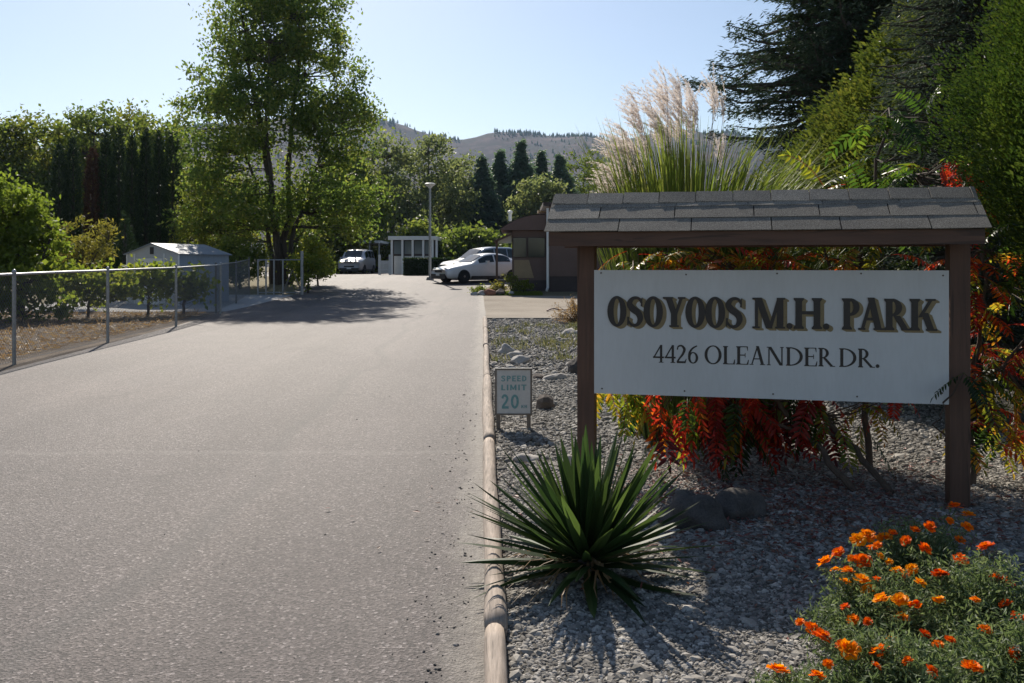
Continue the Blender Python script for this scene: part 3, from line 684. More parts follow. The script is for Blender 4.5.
    while x < ue1:                                    # ridge caps, lapped like scales
        c = min(x+.262, ue1+.01); e = .02
        for sgn in (1, -1):
            dn = np.array(N*sgn*(run)/L - Zv*(zr-ze)/L); up = np.array([0, 0, 1.0])
            w = .135+rng.uniform(-.004, .004)
            P = [O+U*x+Zv*(zr+.022), O+U*(c-.006)+Zv*(zr+.017), O+U*(c-.006)+Zv*(zr+.016)+dn*w, O+U*x+Zv*(zr+.023)+dn*w]
            Q = [p-up*.009 for p in P]
            shm.add(P+Q, np.array([[0,1,2,3],[7,6,5,4],[3,2,6,7],[0,3,7,4],[1,5,6,2],[0,4,5,1]]))
        x = c
    shm.build('shingles', M['shingle'], dk, off)
sign()

def speed_sign():
    Y = 8.95; x = (513.5-CX)/F*Y; t = thing('speed_sign', 'small faded white speed limit sign on two short legs in the gravel', 'sign', (x, Y, gz(Y)))
    z1, z0 = CAMH-(368-HZ)/F*Y, CAMH-(415-HZ)/F*Y; z1 -= gz(Y); z0 -= gz(Y); w = .185
    p = MB(); p.box((-w, -.012, z0), (w, .012, z1)); pa = p.build('sign_panel', M['white2'], t)
    fr = MB()
    fr.box((-w, -.019, z0), (-w+.018, -.0125, z1)); fr.box((w-.018, -.019, z0), (w, -.0125, z1)); fr.box((-w+.018, -.019, z0), (w-.018, -.0125, z0+.018)); fr.box((-w+.018, -.019, z1-.018), (w-.018, -.0125, z1))
    fr.build('frame', M['grey_wood'], pa)
    U = np.array([1.0, 0, 0]); N = np.array([0, -1.0, 0]); O = np.zeros(3)
    def sans(s, u0, u1, za, zb, th):
        tx = MB(); text(tx, s, 'sans', u0, u1, za, zb-za, O, U, N, .0145, .12); tx.build('lettering', M['teal'], pa)
    h = z1-z0
    sans('SPEED', -.125, .13, z0+h*.72, z0+h*.84, .014); sans('LIMIT', -.125, .13, z0+h*.53, z0+h*.65, .014)
    sans('20', -.12, .055, z0+h*.14, z0+h*.44, .025); sans('KH', .075, .135, z0+h*.15, z0+h*.22, .006)
    for s in (-1, 1):
        mb = MB(); mb.box((s*w*.82-.02, .013, -.1), (s*w*.82+.02, .04, z1-.05)); mb.build('leg', M['grey_wood'], t)
speed_sign()
# ------------------------------------------------------------------ near plants
def yucca():
    Y = 4.75; b = np.array([.40, Y, gz(Y)])
    t = thing('yucca', 'spiky yucca with stiff sword leaves growing beside the kerb log', 'yucca', b)
    mb = MB(); dead = MB(); n = 150
    for i in range(n):
        q = (i+.5)/n; el = math.radians(88 - 84*q**.8 + rng.normal(0, 6)); az = i*2.39996 + rng.normal(0, .2)
        ln = rng.uniform(.56, .74)*(.9 if q < .25 else 1)
        if math.cos(az) < -.3 and q > .45: ln *= 1.02
        h = np.array([math.cos(az), math.sin(az), 0])
        s = np.linspace(0, 1, 8); sag = rng.uniform(.0, .10)*(q+.15) if q < .75 else rng.uniform(.06, .22)
        e = el - sag*s*2.2
        step = ln/7; pts = [h*.02 + np.array([0, 0, .06+.10*(1-q)])]
        for k in range(7): pts.append(pts[-1] + step*(h*math.cos(e[k]) + np.array([0, 0, math.sin(e[k])])))
        pts = np.array(pts); pts[:, 2] = np.maximum(pts[:, 2], .02+.02*rng.random())
        w = rng.uniform(.021, .034)*np.array([.8, .95, 1.05, 1.0, .88, .68, .42, .02])
        side = np.array([-math.sin(az), math.cos(az), 0])+rng.normal(0, .25, 3)
        tint = rng.uniform(0, .66) if rng.random() < .96 or q < .6 else rng.uniform(.75, .95)
        mb.blade(pts, w, side, .35, tint)
    mb.build('leaves', M['yucca'], t, tint=True)
    for i in range(46):
        az = rng.uniform(0, 2*PI); ln = rng.uniform(.35, .62); h = np.array([math.cos(az), math.sin(az), 0]); s = np.linspace(0, 1, 6)[:, None]
        pts = h*ln*s + np.array([0, 0, 1.0])*(.10+.06*np.sin(s*PI) - .085*s) + rng.normal(0, .012, (6, 3)); pts[:, 2] = np.maximum(pts[:, 2], .015)
        dead.blade(pts, .008*np.array([1, 1.1, 1, .8, .5, .05]), np.array([-h[1], h[0], .4]), .3)
    dead.build('dead_leaves', M['dry'], t)
    mb = MB(); mb.lathe([(.10, -.02), (.09, .06), (.05, .16), (.01, .2)], (0,0,0), 10); mb.build('stem', M['grey_wood'], t)
yucca()

# marigolds: each flower stands above the plant it belongs to
MP = [(1.02,3.12,.25,.2),(1.42,3.3,.34,.3),(1.92,3.3,.42,.36),(1.58,3.85,.36,.3),(2.06,3.95,.44,.34),(1.97,4.45,.42,.28),(2.45,3.7,.45,.34)]
ML = ['small marigold with few flowers at the left tip of the marigold bed', 'bushy orange marigold in the front row, second from the left', 'broad orange marigold nearest the camera at the right front', 'orange marigold with the yellowest flowers, in the middle of the bed beside the shaded gravel', 'leafy orange marigold in the middle of the bed next to the silver leaved plant', 'orange marigold farthest back, touching the right sign post', 'orange marigold at the far right end of the bed']
FP = [(800,622),(812,629),(822,636),(828,664),(817,676),(778,671),(838,553),(826,562),(858,540),(868,536),(872,548),(884,538),(893,533),(906,541),(863,561),(880,556),(897,571),(905,575),(912,569),(920,583),(862,580),(868,590),(848,571),(835,570),(925,635),(880,652),(931,671),(876,666),(955,507),(968,515),(950,521),(967,527),(998,578),(1008,582),(1006,604),(938,600),(986,547),(845,607),(853,620),(902,618),(950,640),(842,645),(900,600),(1040,560),(1060,590),(1090,600),(1075,540),(878,545),(852,559),(889,562),(1015,655),(960,560),(925,549),(915,530),(930,527),(938,645),(972,668),(893,640),(868,622),(882,600),(940,575),(975,600),(985,630),(1020,620),(915,605),(850,650),(908,662),(960,540),(845,582),(878,580)]
def flower(mb, c, r, up, t0):
    up = nrm(up); a = nrm(np.cross(up, [.3, .2, .9])); b = np.cross(up, a)
    for k, (n, rad, lift, el) in enumerate(((11, 1.0, 0, .15), (10, .72, .22, .45), (7, .42, .34, .8))):
        for i in range(n):
            th = 2*PI*i/n + k*.4 + rng.normal(0, .12); o = math.cos(th)*a+math.sin(th)*b; sd = -math.sin(th)*a+math.cos(th)*b
            e = el+rng.normal(0, .15); d = o*math.cos(e)+up*math.sin(e); w = r*.42
            base = c+up*r*lift*.5
            P = [base+o*r*.08, base+d*r*rad*.55+sd*w*.8, base+d*r*rad*.95+sd*w*.6+up*r*rng.normal(0, .08), base+d*r*rad*1.02, base+d*r*rad*.95-sd*w*.6+up*r*rng.normal(0, .08), base+d*r*rad*.55-sd*w*.8]
            mb.add(P, np.array([[0,1,2,3],[0,3,4,5]]), np.clip(t0+[.0, -.03, -.12][k]+rng.normal(0, .07), 0, 1))
def marigolds():
    plants = []
    for (x, y, h, r), lb in zip(MP, ML):
        t = thing('marigold', lb, 'marigold', (x, y, gz(y)), 0, 'marigolds in the flower bed'); plants.append(t)
    heads = [[] for _ in MP]
    for px, py in FP:
        k = np.clip((683-py)/175, 0, 1); Y = 3.05+1.45*k+rng.normal(0, .05); p = at(px, py, Y)
        i = int(np.argmin([(p[0]-m[0])**2+(p[1]-m[1])**2 for m in MP]))
        if p[2] < .1: p[2] = .1
        heads[i].append(p)
    for i, ((x, y, h, r), t) in enumerate(zip(MP, plants)):
        base = np.array([x, y, gz(y)]); fo, st = MB(), MB(); nst = 66
        tips = []
        for k in range(nst):
            th = rng.uniform(0, 2*PI); rr = r*math.sqrt(rng.random())*1.05; hh = h*(1-.55*(rr/r)**2)*rng.uniform(.55, 1.0)
            tips.append(base+np.array([rr*math.cos(th), rr*math.sin(th), hh]))
        fl = []
        for p in heads[i]:
            tips.append(p-np.array([0, 0, .02])); fl.append(p)
        for p in tips:
            s = np.linspace(0, 1, 5)[:, None]; mid = base*(1-s)+p*s; mid[:, 2] = base[2]+(p[2]-base[2])*s[:, 0]**.75
            st.tube(mid, np.linspace(.0035, .0018, 5), 4, False)
            n = 125; u = rng.uniform(.35, 1.0, n); q = np.stack([np.interp(u, s[:, 0], mid[:, j]) for j in range(3)], -1)+rng.normal(0, .032, (n, 3))
            q[:, 2] = np.minimum(q[:, 2], p[2]+.015); q[:, 2] = np.maximum(q[:, 2], .015)
            d = nrm(rng.normal(0, 1, (n, 3))+[0, 0, .35]); fo.quads(q, d, rng.normal(0, 1, (n, 3))+[0,0,.8], rng.uniform(.018, .042, n), rng.uniform(.005, .011, n))
        fo.build('foliage', M['leaf_mari'], t, base); st.build('stems', M['stem'], t, base)
        for p in fl:
            f = MB(); yel = .12 if (i == 3 and rng.random() < .55) else rng.uniform(.28, .74)
            if rng.random() < .12: yel = .85
            flower(f, np.zeros(3), rng.uniform(.02, .043), np.array([rng.normal(0, .35), rng.normal(-.15, .35), 1]), yel)
            f.build('flower_head', M['petal'], t, tint=True).location = [float(v) for v in p-base]
        for k in range(6):
            f = MB(); f.lathe([(.002, -.012), (.006, -.004), (.007, .006), (.003, .013)], (0,0,0), 7); p = tips[int(rng.integers(0, nst))]-base+[0, 0, .02]
            f.build('flower_bud', M['stem'], t).location = [float(v) for v in p]
marigolds()
def miller():
    b = np.array([1.98, 3.12, 0]); t = thing('dusty_miller', 'pale silver leaved plant among the orange marigolds at the right edge', 'plant', b)
    fo, st = MB(), MB()
    for k in range(34):
        p = np.array([rng.normal(0, .11), rng.normal(0, .11), rng.uniform(.16, .35)]); s = np.linspace(0, 1, 4)[:, None]; st.tube(p*s, .003, 4, False)
        for j in range(9):
            a = rng.uniform(0, 6.28); d = np.array([math.cos(a), math.sin(a), rng.uniform(-.2, .5)]); q = p*(rng.uniform(.75, 1.02))
            for m in range(5):
                c = q+d*.012*(m+1); sd = np.array([-d[1], d[0], 0])*(1 if m % 2 else -1)
                fo.quads((c+sd*.007)[None], (sd+d*.7)[None], np.array([[0, 0, 1.0]])+rng.normal(0, .2, (1, 3)), .026, .011)
    fo.build('foliage', M['leaf_grey'], t); st.build('stems', M['stem'], t)
miller()

# ------------------------------------------------------------------ sumac
def compound(mb, base, d, L, tint, droop=.9, pairs=9):
    """pinnate leaf: rachis from base along d, arching down"""
    d = nrm(d); n = pairs+2; pts = [np.array(base, float)]; cur = d.copy()
    for k in range(n):
        cur = nrm(cur+np.array([0, 0, -droop/n])); pts.append(pts[-1]+cur*L/n)
    pts = np.array(pts); mb.tube(pts, np.linspace(.0022, .001, len(pts)), 3, False); mb.T[-1] = np.full(len(mb.T[-1]), .72 if tint > .3 else .3)
    tg = nrm(np.gradient(pts, axis=0)); ref = np.array([0, 0, 1.0]) if abs(d[2]) < .8 else np.array([d[1], -d[0], .3])
    tw = rng.normal(0, .35)
    for k in range(2, n+1):
        p = pts[k]; t = tg[k]; s = nrm(np.cross(t, ref)+tw*np.cross(t, np.cross(t, ref))); up = np.cross(s, t)
        ll = L*.26*(1-.45*abs(k/n-.5))*rng.uniform(.85, 1.1); w = ll*.15
        for sg in ((1, -1) if k < n else (0,)):
            dd = nrm(s*sg*1.0+t*(.45 if sg else 1)-np.array([0, 0, 1])*rng.uniform(.15, .5)+rng.normal(0, .1, 3)); q = nrm(np.cross(dd, up)); uq = np.cross(q, dd)
            P = [p, p+dd*ll*.35+q*w+uq*w*.35, p+dd*ll*.75+q*w*.6-uq*w*.1, p+dd*ll-uq*w*.5, p+dd*ll*.75-q*w*.6-uq*w*.1, p+dd*ll*.35-q*w+uq*w*.35, p+dd*ll*.5-uq*w*.05]
            mb.add(P, [np.array([[0,1,6],[1,2,6],[2,3,6],[3,4,6],[4,5,6],[5,0,6]])], np.clip(tint+rng.normal(0, .05), 0, 1))
def sumac(label, base, stems, groups, name='sumac'):
    t = thing(name, label, 'sumac', base, 0, 'sumacs behind the sign'); base = np.asarray(base, float)
    tr, fo = MB(), MB(); nodes = []
    for pts, r in stems:
        pts = np.array(pts, float); u = np.linspace(0, len(pts)-1, 5*(len(pts)-1)+1); q = np.stack([np.interp(u, range(len(pts)), pts[:, j]) for j in range(3)], -1)
        q[1:-1] += rng.normal(0, .012, (len(q)-2, 3)); tr.tube(q, np.linspace(r, r*.35, len(q)), 7); nodes += list(q[len(q)//3:])
    nodes = np.array(nodes)
    for lo, hi, n, tints, dirv, L in groups:
        for k in range(n):
            p = rng.uniform(lo, hi); i = np.argmin(((nodes-p)**2).sum(1)-nodes[:, 2]*.1); q = nodes[i]
            d = nrm(np.asarray(dirv)+rng.normal(0, .75, 3)*[1, 1, .45]); 
            m = (q+p)/2+[0, 0, -.04]; tr.tube([q, m, p], [.006, .0045, .003], 4, False)
            compound(fo, p, d, rng.uniform(*L), float(rng.choice(tints)), rng.uniform(.6, 1.3), int(rng.integers(7, 11)))
    tr.build('trunk', M['bark_red'], t, base); fo.build('foliage', M['sumac'], t, base, tint=True)
GRN = [.05,.12,.2,.3]; RED = [.70,.76,.84,.92,1.0]; YEL = [.36,.42,.47,.52]
g6 = gz(6.5)
sumac('low sumac with crimson and dark leaves hanging below the left half of the sign', (2.5, 6.55, 0),
      [([(2.5,6.55,0),(2.25,6.75,.34),(1.95,6.95,.7),(1.5,7.1,1.1),(1.0,7.2,1.35)], .028), ([(2.25,6.75,.34),(1.7,6.9,.6),(1.25,6.9,.8)], .014)],
      [((.66,6.85,.6),(1.05,7.2,.85), 18, YEL+GRN[1:]+GRN[2:], (0,-.2,-.7), (.3,.42)), ((1.08,6.75,.45),(1.8,7.1,.82), 30, [.70,.74,.78,.84,.9,1.0]+[.15,.05,.2,.1,.28,.45], (0,-.1,-1), (.34,.5)),
       ((1.45,6.72,.40),(2.45,7.05,.78), 40, [.72,.76,.8,.84,.92,1.0]+GRN+[.95], (0,-.1,-1), (.34,.48)), ((.9,7.1,1.45),(1.5,7.7,1.82), 26, YEL+YEL+GRN[2:]+[.62], (0,-.1,.3), (.28,.4)), ((.8,7,.9),(1.8,7.6,1.5), 18, GRN+RED, (0,0,.2), (.3,.4))])
sumac('sumac with bright orange red leaves showing between the sign board and its roof', (2.75, 6.5, 0),
      [([(2.75,6.5,0),(2.5,6.75,.36),(2.25,7.0,.72),(2.1,7.3,1.2),(2.0,7.5,1.6)], .026), ([(2.5,6.75,.36),(2.1,6.95,.52),(1.75,7.0,.75)], .013), ([(2.25,7.0,.72),(2.5,7.2,1.2),(2.7,7.3,1.7)], .014)],
      [((1.35,7.0,1.45),(2.2,7.6,1.82), 60, RED[:2]+[.6,.57,.62,.66,.6]+YEL[1:], (0,-.1,.25), (.28,.4)), ((2.0,7.0,1.4),(3.0,7.5,1.85), 48, YEL+GRN[1:]+[.6,.64,.68,.72], (0,-.1,.3), (.28,.4)),
       ((2.05,6.7,.42),(2.95,6.95,.8), 30, YEL+[.72,.76,.8,.1,.2], (.1,-.2,-.5), (.26,.36)), ((1.9,6.9,.8),(2.8,7.4,1.4), 18, GRN+RED, (0,0,.2), (.3,.4))])
sumac('tall green sumac with glossy leaves rising above the right half of the sign roof', (2.9, 7.3, 0),
      [([(2.9,7.3,0),(2.85,7.4,1.0),(2.9,7.45,1.9),(3.1,7.4,2.95)], .03), ([(2.85,7.4,1.0),(2.6,7.5,1.8),(2.45,7.5,2.25)], .018), ([(2.9,7.45,1.9),(3.3,7.4,2.4)], .014)],
      [((2.4,6.95,1.95),(2.95,7.6,2.3), 24, GRN+YEL[:2], (-.3,-.3,.3), (.3,.45)), ((2.95,6.95,2.1),(3.5,7.6,2.9), 44, GRN+GRN+YEL[:1], (-.2,-.3,.35), (.3,.45)), ((3.25,6.8,2.15),(3.5,7.1,2.5), 20, [.70,.72,.76], (0,-.2,-.5), (.25,.35)), ((2.4,7.1,1.9),(3.4,7.6,2.1), 14, GRN+GRN+[.36,.7], (0,-.3,.1), (.3,.4))])
sumac('leafy sumac with red and yellow green leaves right of the right sign post', (3.45, 6.75, 0),
      [([(3.45,6.75,0),(3.4,6.7,.7),(3.5,6.65,1.3),(3.45,6.6,1.9)], .026), ([(3.4,6.7,.7),(3.2,6.6,1.1),(3.15,6.5,1.6)], .014), ([(3.4,6.7,.7),(3.7,6.5,1.1),(3.8,6.5,1.5)], .014), ([(3.35,6.7,.2),(2.98,6.32,.5),(2.93,6.12,.72)], .008)],
      [((3.25,6.45,.9),(3.85,6.95,1.85), 62, GRN+YEL+[.68,.72,.78], (0,-.3,.1), (.26,.4)), ((3.25,6.45,.35),(3.95,6.95,1.0), 55, GRN+YEL+[.7,.9], (0,-.3,-.1), (.26,.4)), ((3.2,6.45,1.3),(3.45,6.75,1.8), 14, [.68,.7,.74], (0,-.3,-.1), (.25,.35)), ((2.98,6.0,.86),(3.03,6.03,.94), 2, [.02,.06], (-1,-.15,.1), (.22,.28))])

def miscanthus():
    Y = 8.7; b = np.array([1.70, Y, gz(Y)]); t = thing('pampas_grass', 'tall clump of ornamental grass with feathery pink white plumes behind the sign', 'grass clump', b)
    bl, st, pl = MB(), MB(), MB()
    for i in range(1900):
        az = rng.uniform(0, 2*PI); r0 = .48*math.sqrt(rng.random()); el = rng.uniform(1.36, 1.56); ln = rng.uniform(2.0, 3.1); h = np.array([math.cos(az), math.sin(az), 0])
        n = 9; s = np.linspace(0, 1, n); e = el-(rng.uniform(.3, 2.6))*s**3.6*(.35 if math.cos(az) < .1 else 1); p = [np.array([h[0]*r0, h[1]*r0, 0])]
        for k in range(n-1): p.append(p[-1]+ln/(n-1)*(h*math.cos(e[k])+np.array([0, 0, math.sin(e[k])])))
        bl.blade(p, rng.uniform(.011, .02)*np.array([.9,1,1,1,.9,.8,.6,.35,.02]), [-h[1], h[0], 0], .3, rng.choice([.1,.25,.4,.55,.8], p=[.25,.35,.25,.1,.05]))
    tops = [(616,168,.5),(622,150,.4),(628,140,.4),(640,112,.3),(650,103,.2),(635,125,.3),(662,104,.2),(668,96,.3),(675,100,.2),(684,98,.15),(692,108,.2),(655,130,.2),(690,125,.2),(645,145,.3),(630,158,.4),(678,120,.2),(712,90,.05),(715,96,.05),(722,110,.05),(700,115,.1),(618,190,.6),(626,176,.5),(610,180,.6),(727,150,0),(660,118,.2),(670,130,.1)]
    for i, (px, py, lean) in enumerate(tops):
        for rep in range(2 if i % 2 else 1):
            p = at(px+rng.normal(0, 4), py+rng.normal(0, 5), Y+rng.uniform(-.4, .4)) - b
            q = np.array([rng.normal(.0, .18), rng.normal(0, .15), 0]); s = np.linspace(0, 1, 8)[:, None]; mid = q*(1-s)+p*s; mid[:, :2] = q[:2]+(p[:2]-q[:2])*s**1.8
            st.tube(mid, np.linspace(.0045, .0018, 8), 4, False)
            ax = nrm(mid[-1]-mid[-3]); thin = px > 700
            for k in range(8 if thin else 15):
                d0 = nrm(ax*1.0+rng.normal(0, .13, 3)+np.array([-.35-lean*.7, -.1, .0])*rng.uniform(.2, .9)); L = rng.uniform(.14, .30); o = p-ax*rng.uniform(0, .22)
                n = 6; cur = d0.copy(); pts = [o]
                for j in range(n-1): cur = nrm(cur+np.array([-.05, 0, -.10])); pts.append(pts[-1]+cur*L/(n-1))
                pts = np.array(pts)
                for j in range(1, n):
                    m = 9; c = pts[j]+cur*rng.uniform(-.5, .5, (m, 1))*L/5+rng.normal(0, .005, (m, 3)); pl.quads(c, nrm(cur+rng.normal(0, .28, (m, 3))), rng.normal(0, 1, (m, 3)), rng.uniform(.022, .045, m), .005)
    bl.build('blades', M['grass_blade'], t, tint=True); st.build('stalks', M['stalk'], t); pl.build('plumes', M['plume'], t)
    b2 = np.array([2.25, 8.2, gz(8.2)]); t = thing('daylily', 'clump of broad arching yellow green strap leaves right of the feathery grass', 'plant', b2); bl = MB()
    for i in range(170):
        az = rng.uniform(0, 2*PI); el = rng.uniform(1.2, 1.5); ln = rng.uniform(1.5, 2.25); h = np.array([math.cos(az), math.sin(az), 0]); n = 8; s = np.linspace(0, 1, n); e = el-rng.uniform(.2, 1.3)*s**2.5; p = [h*.15*rng.random()]
        for k in range(n-1): p.append(p[-1]+ln/(n-1)*(h*math.cos(e[k])+np.array([0, 0, math.sin(e[k])])))
        bl.blade(p, rng.uniform(.012, .018)*np.array([.8,1,1,1,.95,.8,.5,.03]), [-h[1], h[0], 0], .3, rng.choice([.15,.3,.45,.6]))
    bl.build('blades', M['grass_blade'], t, tint=True)
miscanthus()

# ------------------------------------------------------------------ trees
def blob_pts(n, ells, shell=.55):
    """points in a union of ellipsoids (cx,cy,cz,rx,ry,rz), more towards the outside"""
    vol = np.array([e[3]*e[4]*e[5] for e in ells])**.67; k = rng.choice(len(ells), n, p=vol/vol.sum()); e = np.array(ells)[k]
    d = nrm(rng.normal(0, 1, (n, 3))); r = (shell**3+(1-shell**3)*rng.random(n))**(1/3)
    return e[:, :3]+d*r[:, None]*e[:, 3:]
def broadleaf(name, label, base, trunks, ells, clumps, per, cr, ls, mat, group=None, cat='tree', shell=.45, limb=.05, bark=None, aspect=.62):
    base = np.asarray(base, float); t = thing(name, label, cat, base, 0, group); tr, fo = MB(), MB(); nodes = []
    for pts, r in trunks:
        pts = np.array(pts, float); u = np.linspace(0, len(pts)-1, 4*(len(pts)-1)+1); q = np.stack([np.interp(u, range(len(pts)), pts[:, j]) for j in range(3)], -1)
        q[1:] += rng.normal(0, r*.35, (len(q)-1, 3)); tr.tube(q, np.linspace(r, r*.18, len(q)), 8); nodes += list(q[max(1, len(q)//5):])
    nodes = np.array(nodes); C = blob_pts(clumps, ells, shell)
    for c in C:
        i = int(np.argmin(((nodes-c)**2*[1, 1, 1.6]).sum(1)+np.maximum(nodes[:, 2]-c[2]+.3, 0)*3)); q = nodes[i]; m = (q+c)/2+rng.normal(0, .08, 3)*np.linalg.norm(c-q)*.6-[0, 0, .05*np.linalg.norm(c-q)]
        tr.tube([q, m, c], [limb, limb*.6, limb*.2], 4, False)
    n = clumps*per; k = np.repeat(np.arange(clumps), per); sz = cr*rng.uniform(.6, 1.4, clumps)[k]
    P = C[k]+rng.normal(0, 1, (n, 3))*sz[:, None]*[.6, .6, .45]
    d = nrm(rng.normal(0, 1, (n, 3))+[0, 0, -.35]); fo.quads(P, d, rng.normal(0, 1, (n, 3))+[0, 0, .6], ls*rng.uniform(.6, 1.3, n), ls*aspect*rng.uniform(.7, 1.2, n))
    tr.build('trunk', bark or M['bark'], t); fo.build('crown', mat, t); return t

def profile_conifer(name, label, base, H, prof, n, ls, mat, group=None, cat='tree', wd=.28, depth=.35, lobes=5, lob=.12, up=1.1, trunk=.12, lean=(0, 0), clusters=0, csz=.1):
    """dense scale-leaved conifer: sprays over a profile r(z)"""
    base = np.asarray(base, float); t = thing(name, label, cat, base, 0, group); zs, rs = zip(*prof)
    w = np.interp(np.linspace(0, 1, 200), zs, rs); cdf = np.cumsum(w+.02); cdf /= cdf[-1]
    m = clusters or n; u = np.interp(rng.random(m), cdf, np.linspace(0, 1, 200)); th = rng.uniform(0, 2*PI, m); ph = rng.uniform(0, 6, 4)
    k = 1+lob*np.sin(lobes*th+ph[0]+u*6)+lob*.8*np.sin((lobes*2+1)*th+ph[1]-u*17)+lob*.8*np.sin(u*H*7+3*th+ph[2])
    rr = np.interp(u, zs, rs)*k*(1-depth*rng.random(m)**2.2); P = np.stack([rr*np.cos(th)+lean[0]*u, rr*np.sin(th)+lean[1]*u, u*H], -1)+rng.normal(0, ls*.25, (m, 3))
    if clusters:
        ci = rng.integers(0, m, n); th, u = th[ci], u[ci]; q = rng.normal(0, 1, (n, 3))*csz*[.62, .62, 1.25]*(1-.3*rng.random((n, 1))); P = P[ci]+q+np.stack([np.cos(th), np.sin(th), np.zeros(n)], -1)*(q[:, 2:]*.35)
    o = np.stack([np.cos(th), np.sin(th), np.full(n, up)], -1); d = nrm(o+rng.normal(0, .35, (n, 3))); nn = np.stack([-np.sin(th), np.cos(th), np.zeros(n)], -1)+rng.normal(0, .6, (n, 3))
    fo = MB(); fo.quads(P, d, nn, ls*rng.uniform(.6, 1.4, n), ls*wd*rng.uniform(.7, 1.3, n)); fo.build('crown', mat, t)
    tr = MB(); tr.tube([(0,0,-.1), (lean[0]*.5, lean[1]*.5, H*.5), (lean[0]*.9, lean[1]*.9, H*.9)], [trunk, trunk*.7, trunk*.2], 7); tr.build('trunk', M['bark'], t); return t

def spruce(name, label, base, H, rmax, z0, mat, group=None, levels=26, per=6, den=26, ls=.16, trunk=.16, droop=.35, ragged=.35, wd=.3, prof=None):
    base = np.asarray(base, float); t = thing(name, label, 'tree', base, 0, group); tr, fo = MB(), MB()
    tr.tube([(0,0,-.1),(.05,0,H*.5),(0,0,H)], [trunk, trunk*.6, .015], 8)
    for i in range(levels):
        u = i/(levels-1); z = z0+(H-z0)*u**.95
        R0 = np.interp(u, *zip(*prof))*rmax if prof else rmax*(1-u)**.85+.12
        for j in range(per):
            a = j*2*PI/per+i*1.1+rng.normal(0, .25); L = R0*(1-ragged*rng.random()); h = np.array([math.cos(a), math.sin(a), 0]); n = 7; s = np.linspace(0, 1, n)[:, None]
            pts = np.array([0, 0, z])+h*L*s+np.array([0, 0, 1.0])*(-droop*L*s**1.2+droop*.75*L*s**3.2)+rng.normal(0, .02*L, (n, 3)); tr.tube(pts, np.linspace(.035*max(L, .4), .006, n), 4, False)
            m = int(den*max(L, .3)); q = rng.random(m)**.8; c = np.stack([np.interp(q, s[:, 0], pts[:, k]) for k in range(3)], -1); sd = np.array([-h[1], h[0], 0])
            wdt = (.30*L*(1-q*.75)+.06)[:, None]; sg = rng.uniform(-1, 1, m)[:, None]; c = c+sd*sg*wdt+np.array([0, 0, -1.0])*abs(rng.normal(0, .10, m))[:, None]*min(L, 1.2)
            g = 5; c = np.repeat(c, g, 0)+rng.normal(0, ls*.45, (m*g, 3)); sg = np.repeat(sg, g, 0)
            fo.quads(c, nrm(h+sd*sg*.9+rng.normal(0, .4, (m*g, 3))-[0, 0, .25]), rng.normal(0, .5, (m*g, 3))+[0, 0, 1], ls*rng.uniform(.6, 1.4, m*g), ls*wd)
    tr.build('trunk', M['bark'], t); fo.build('crown', mat, t); return t

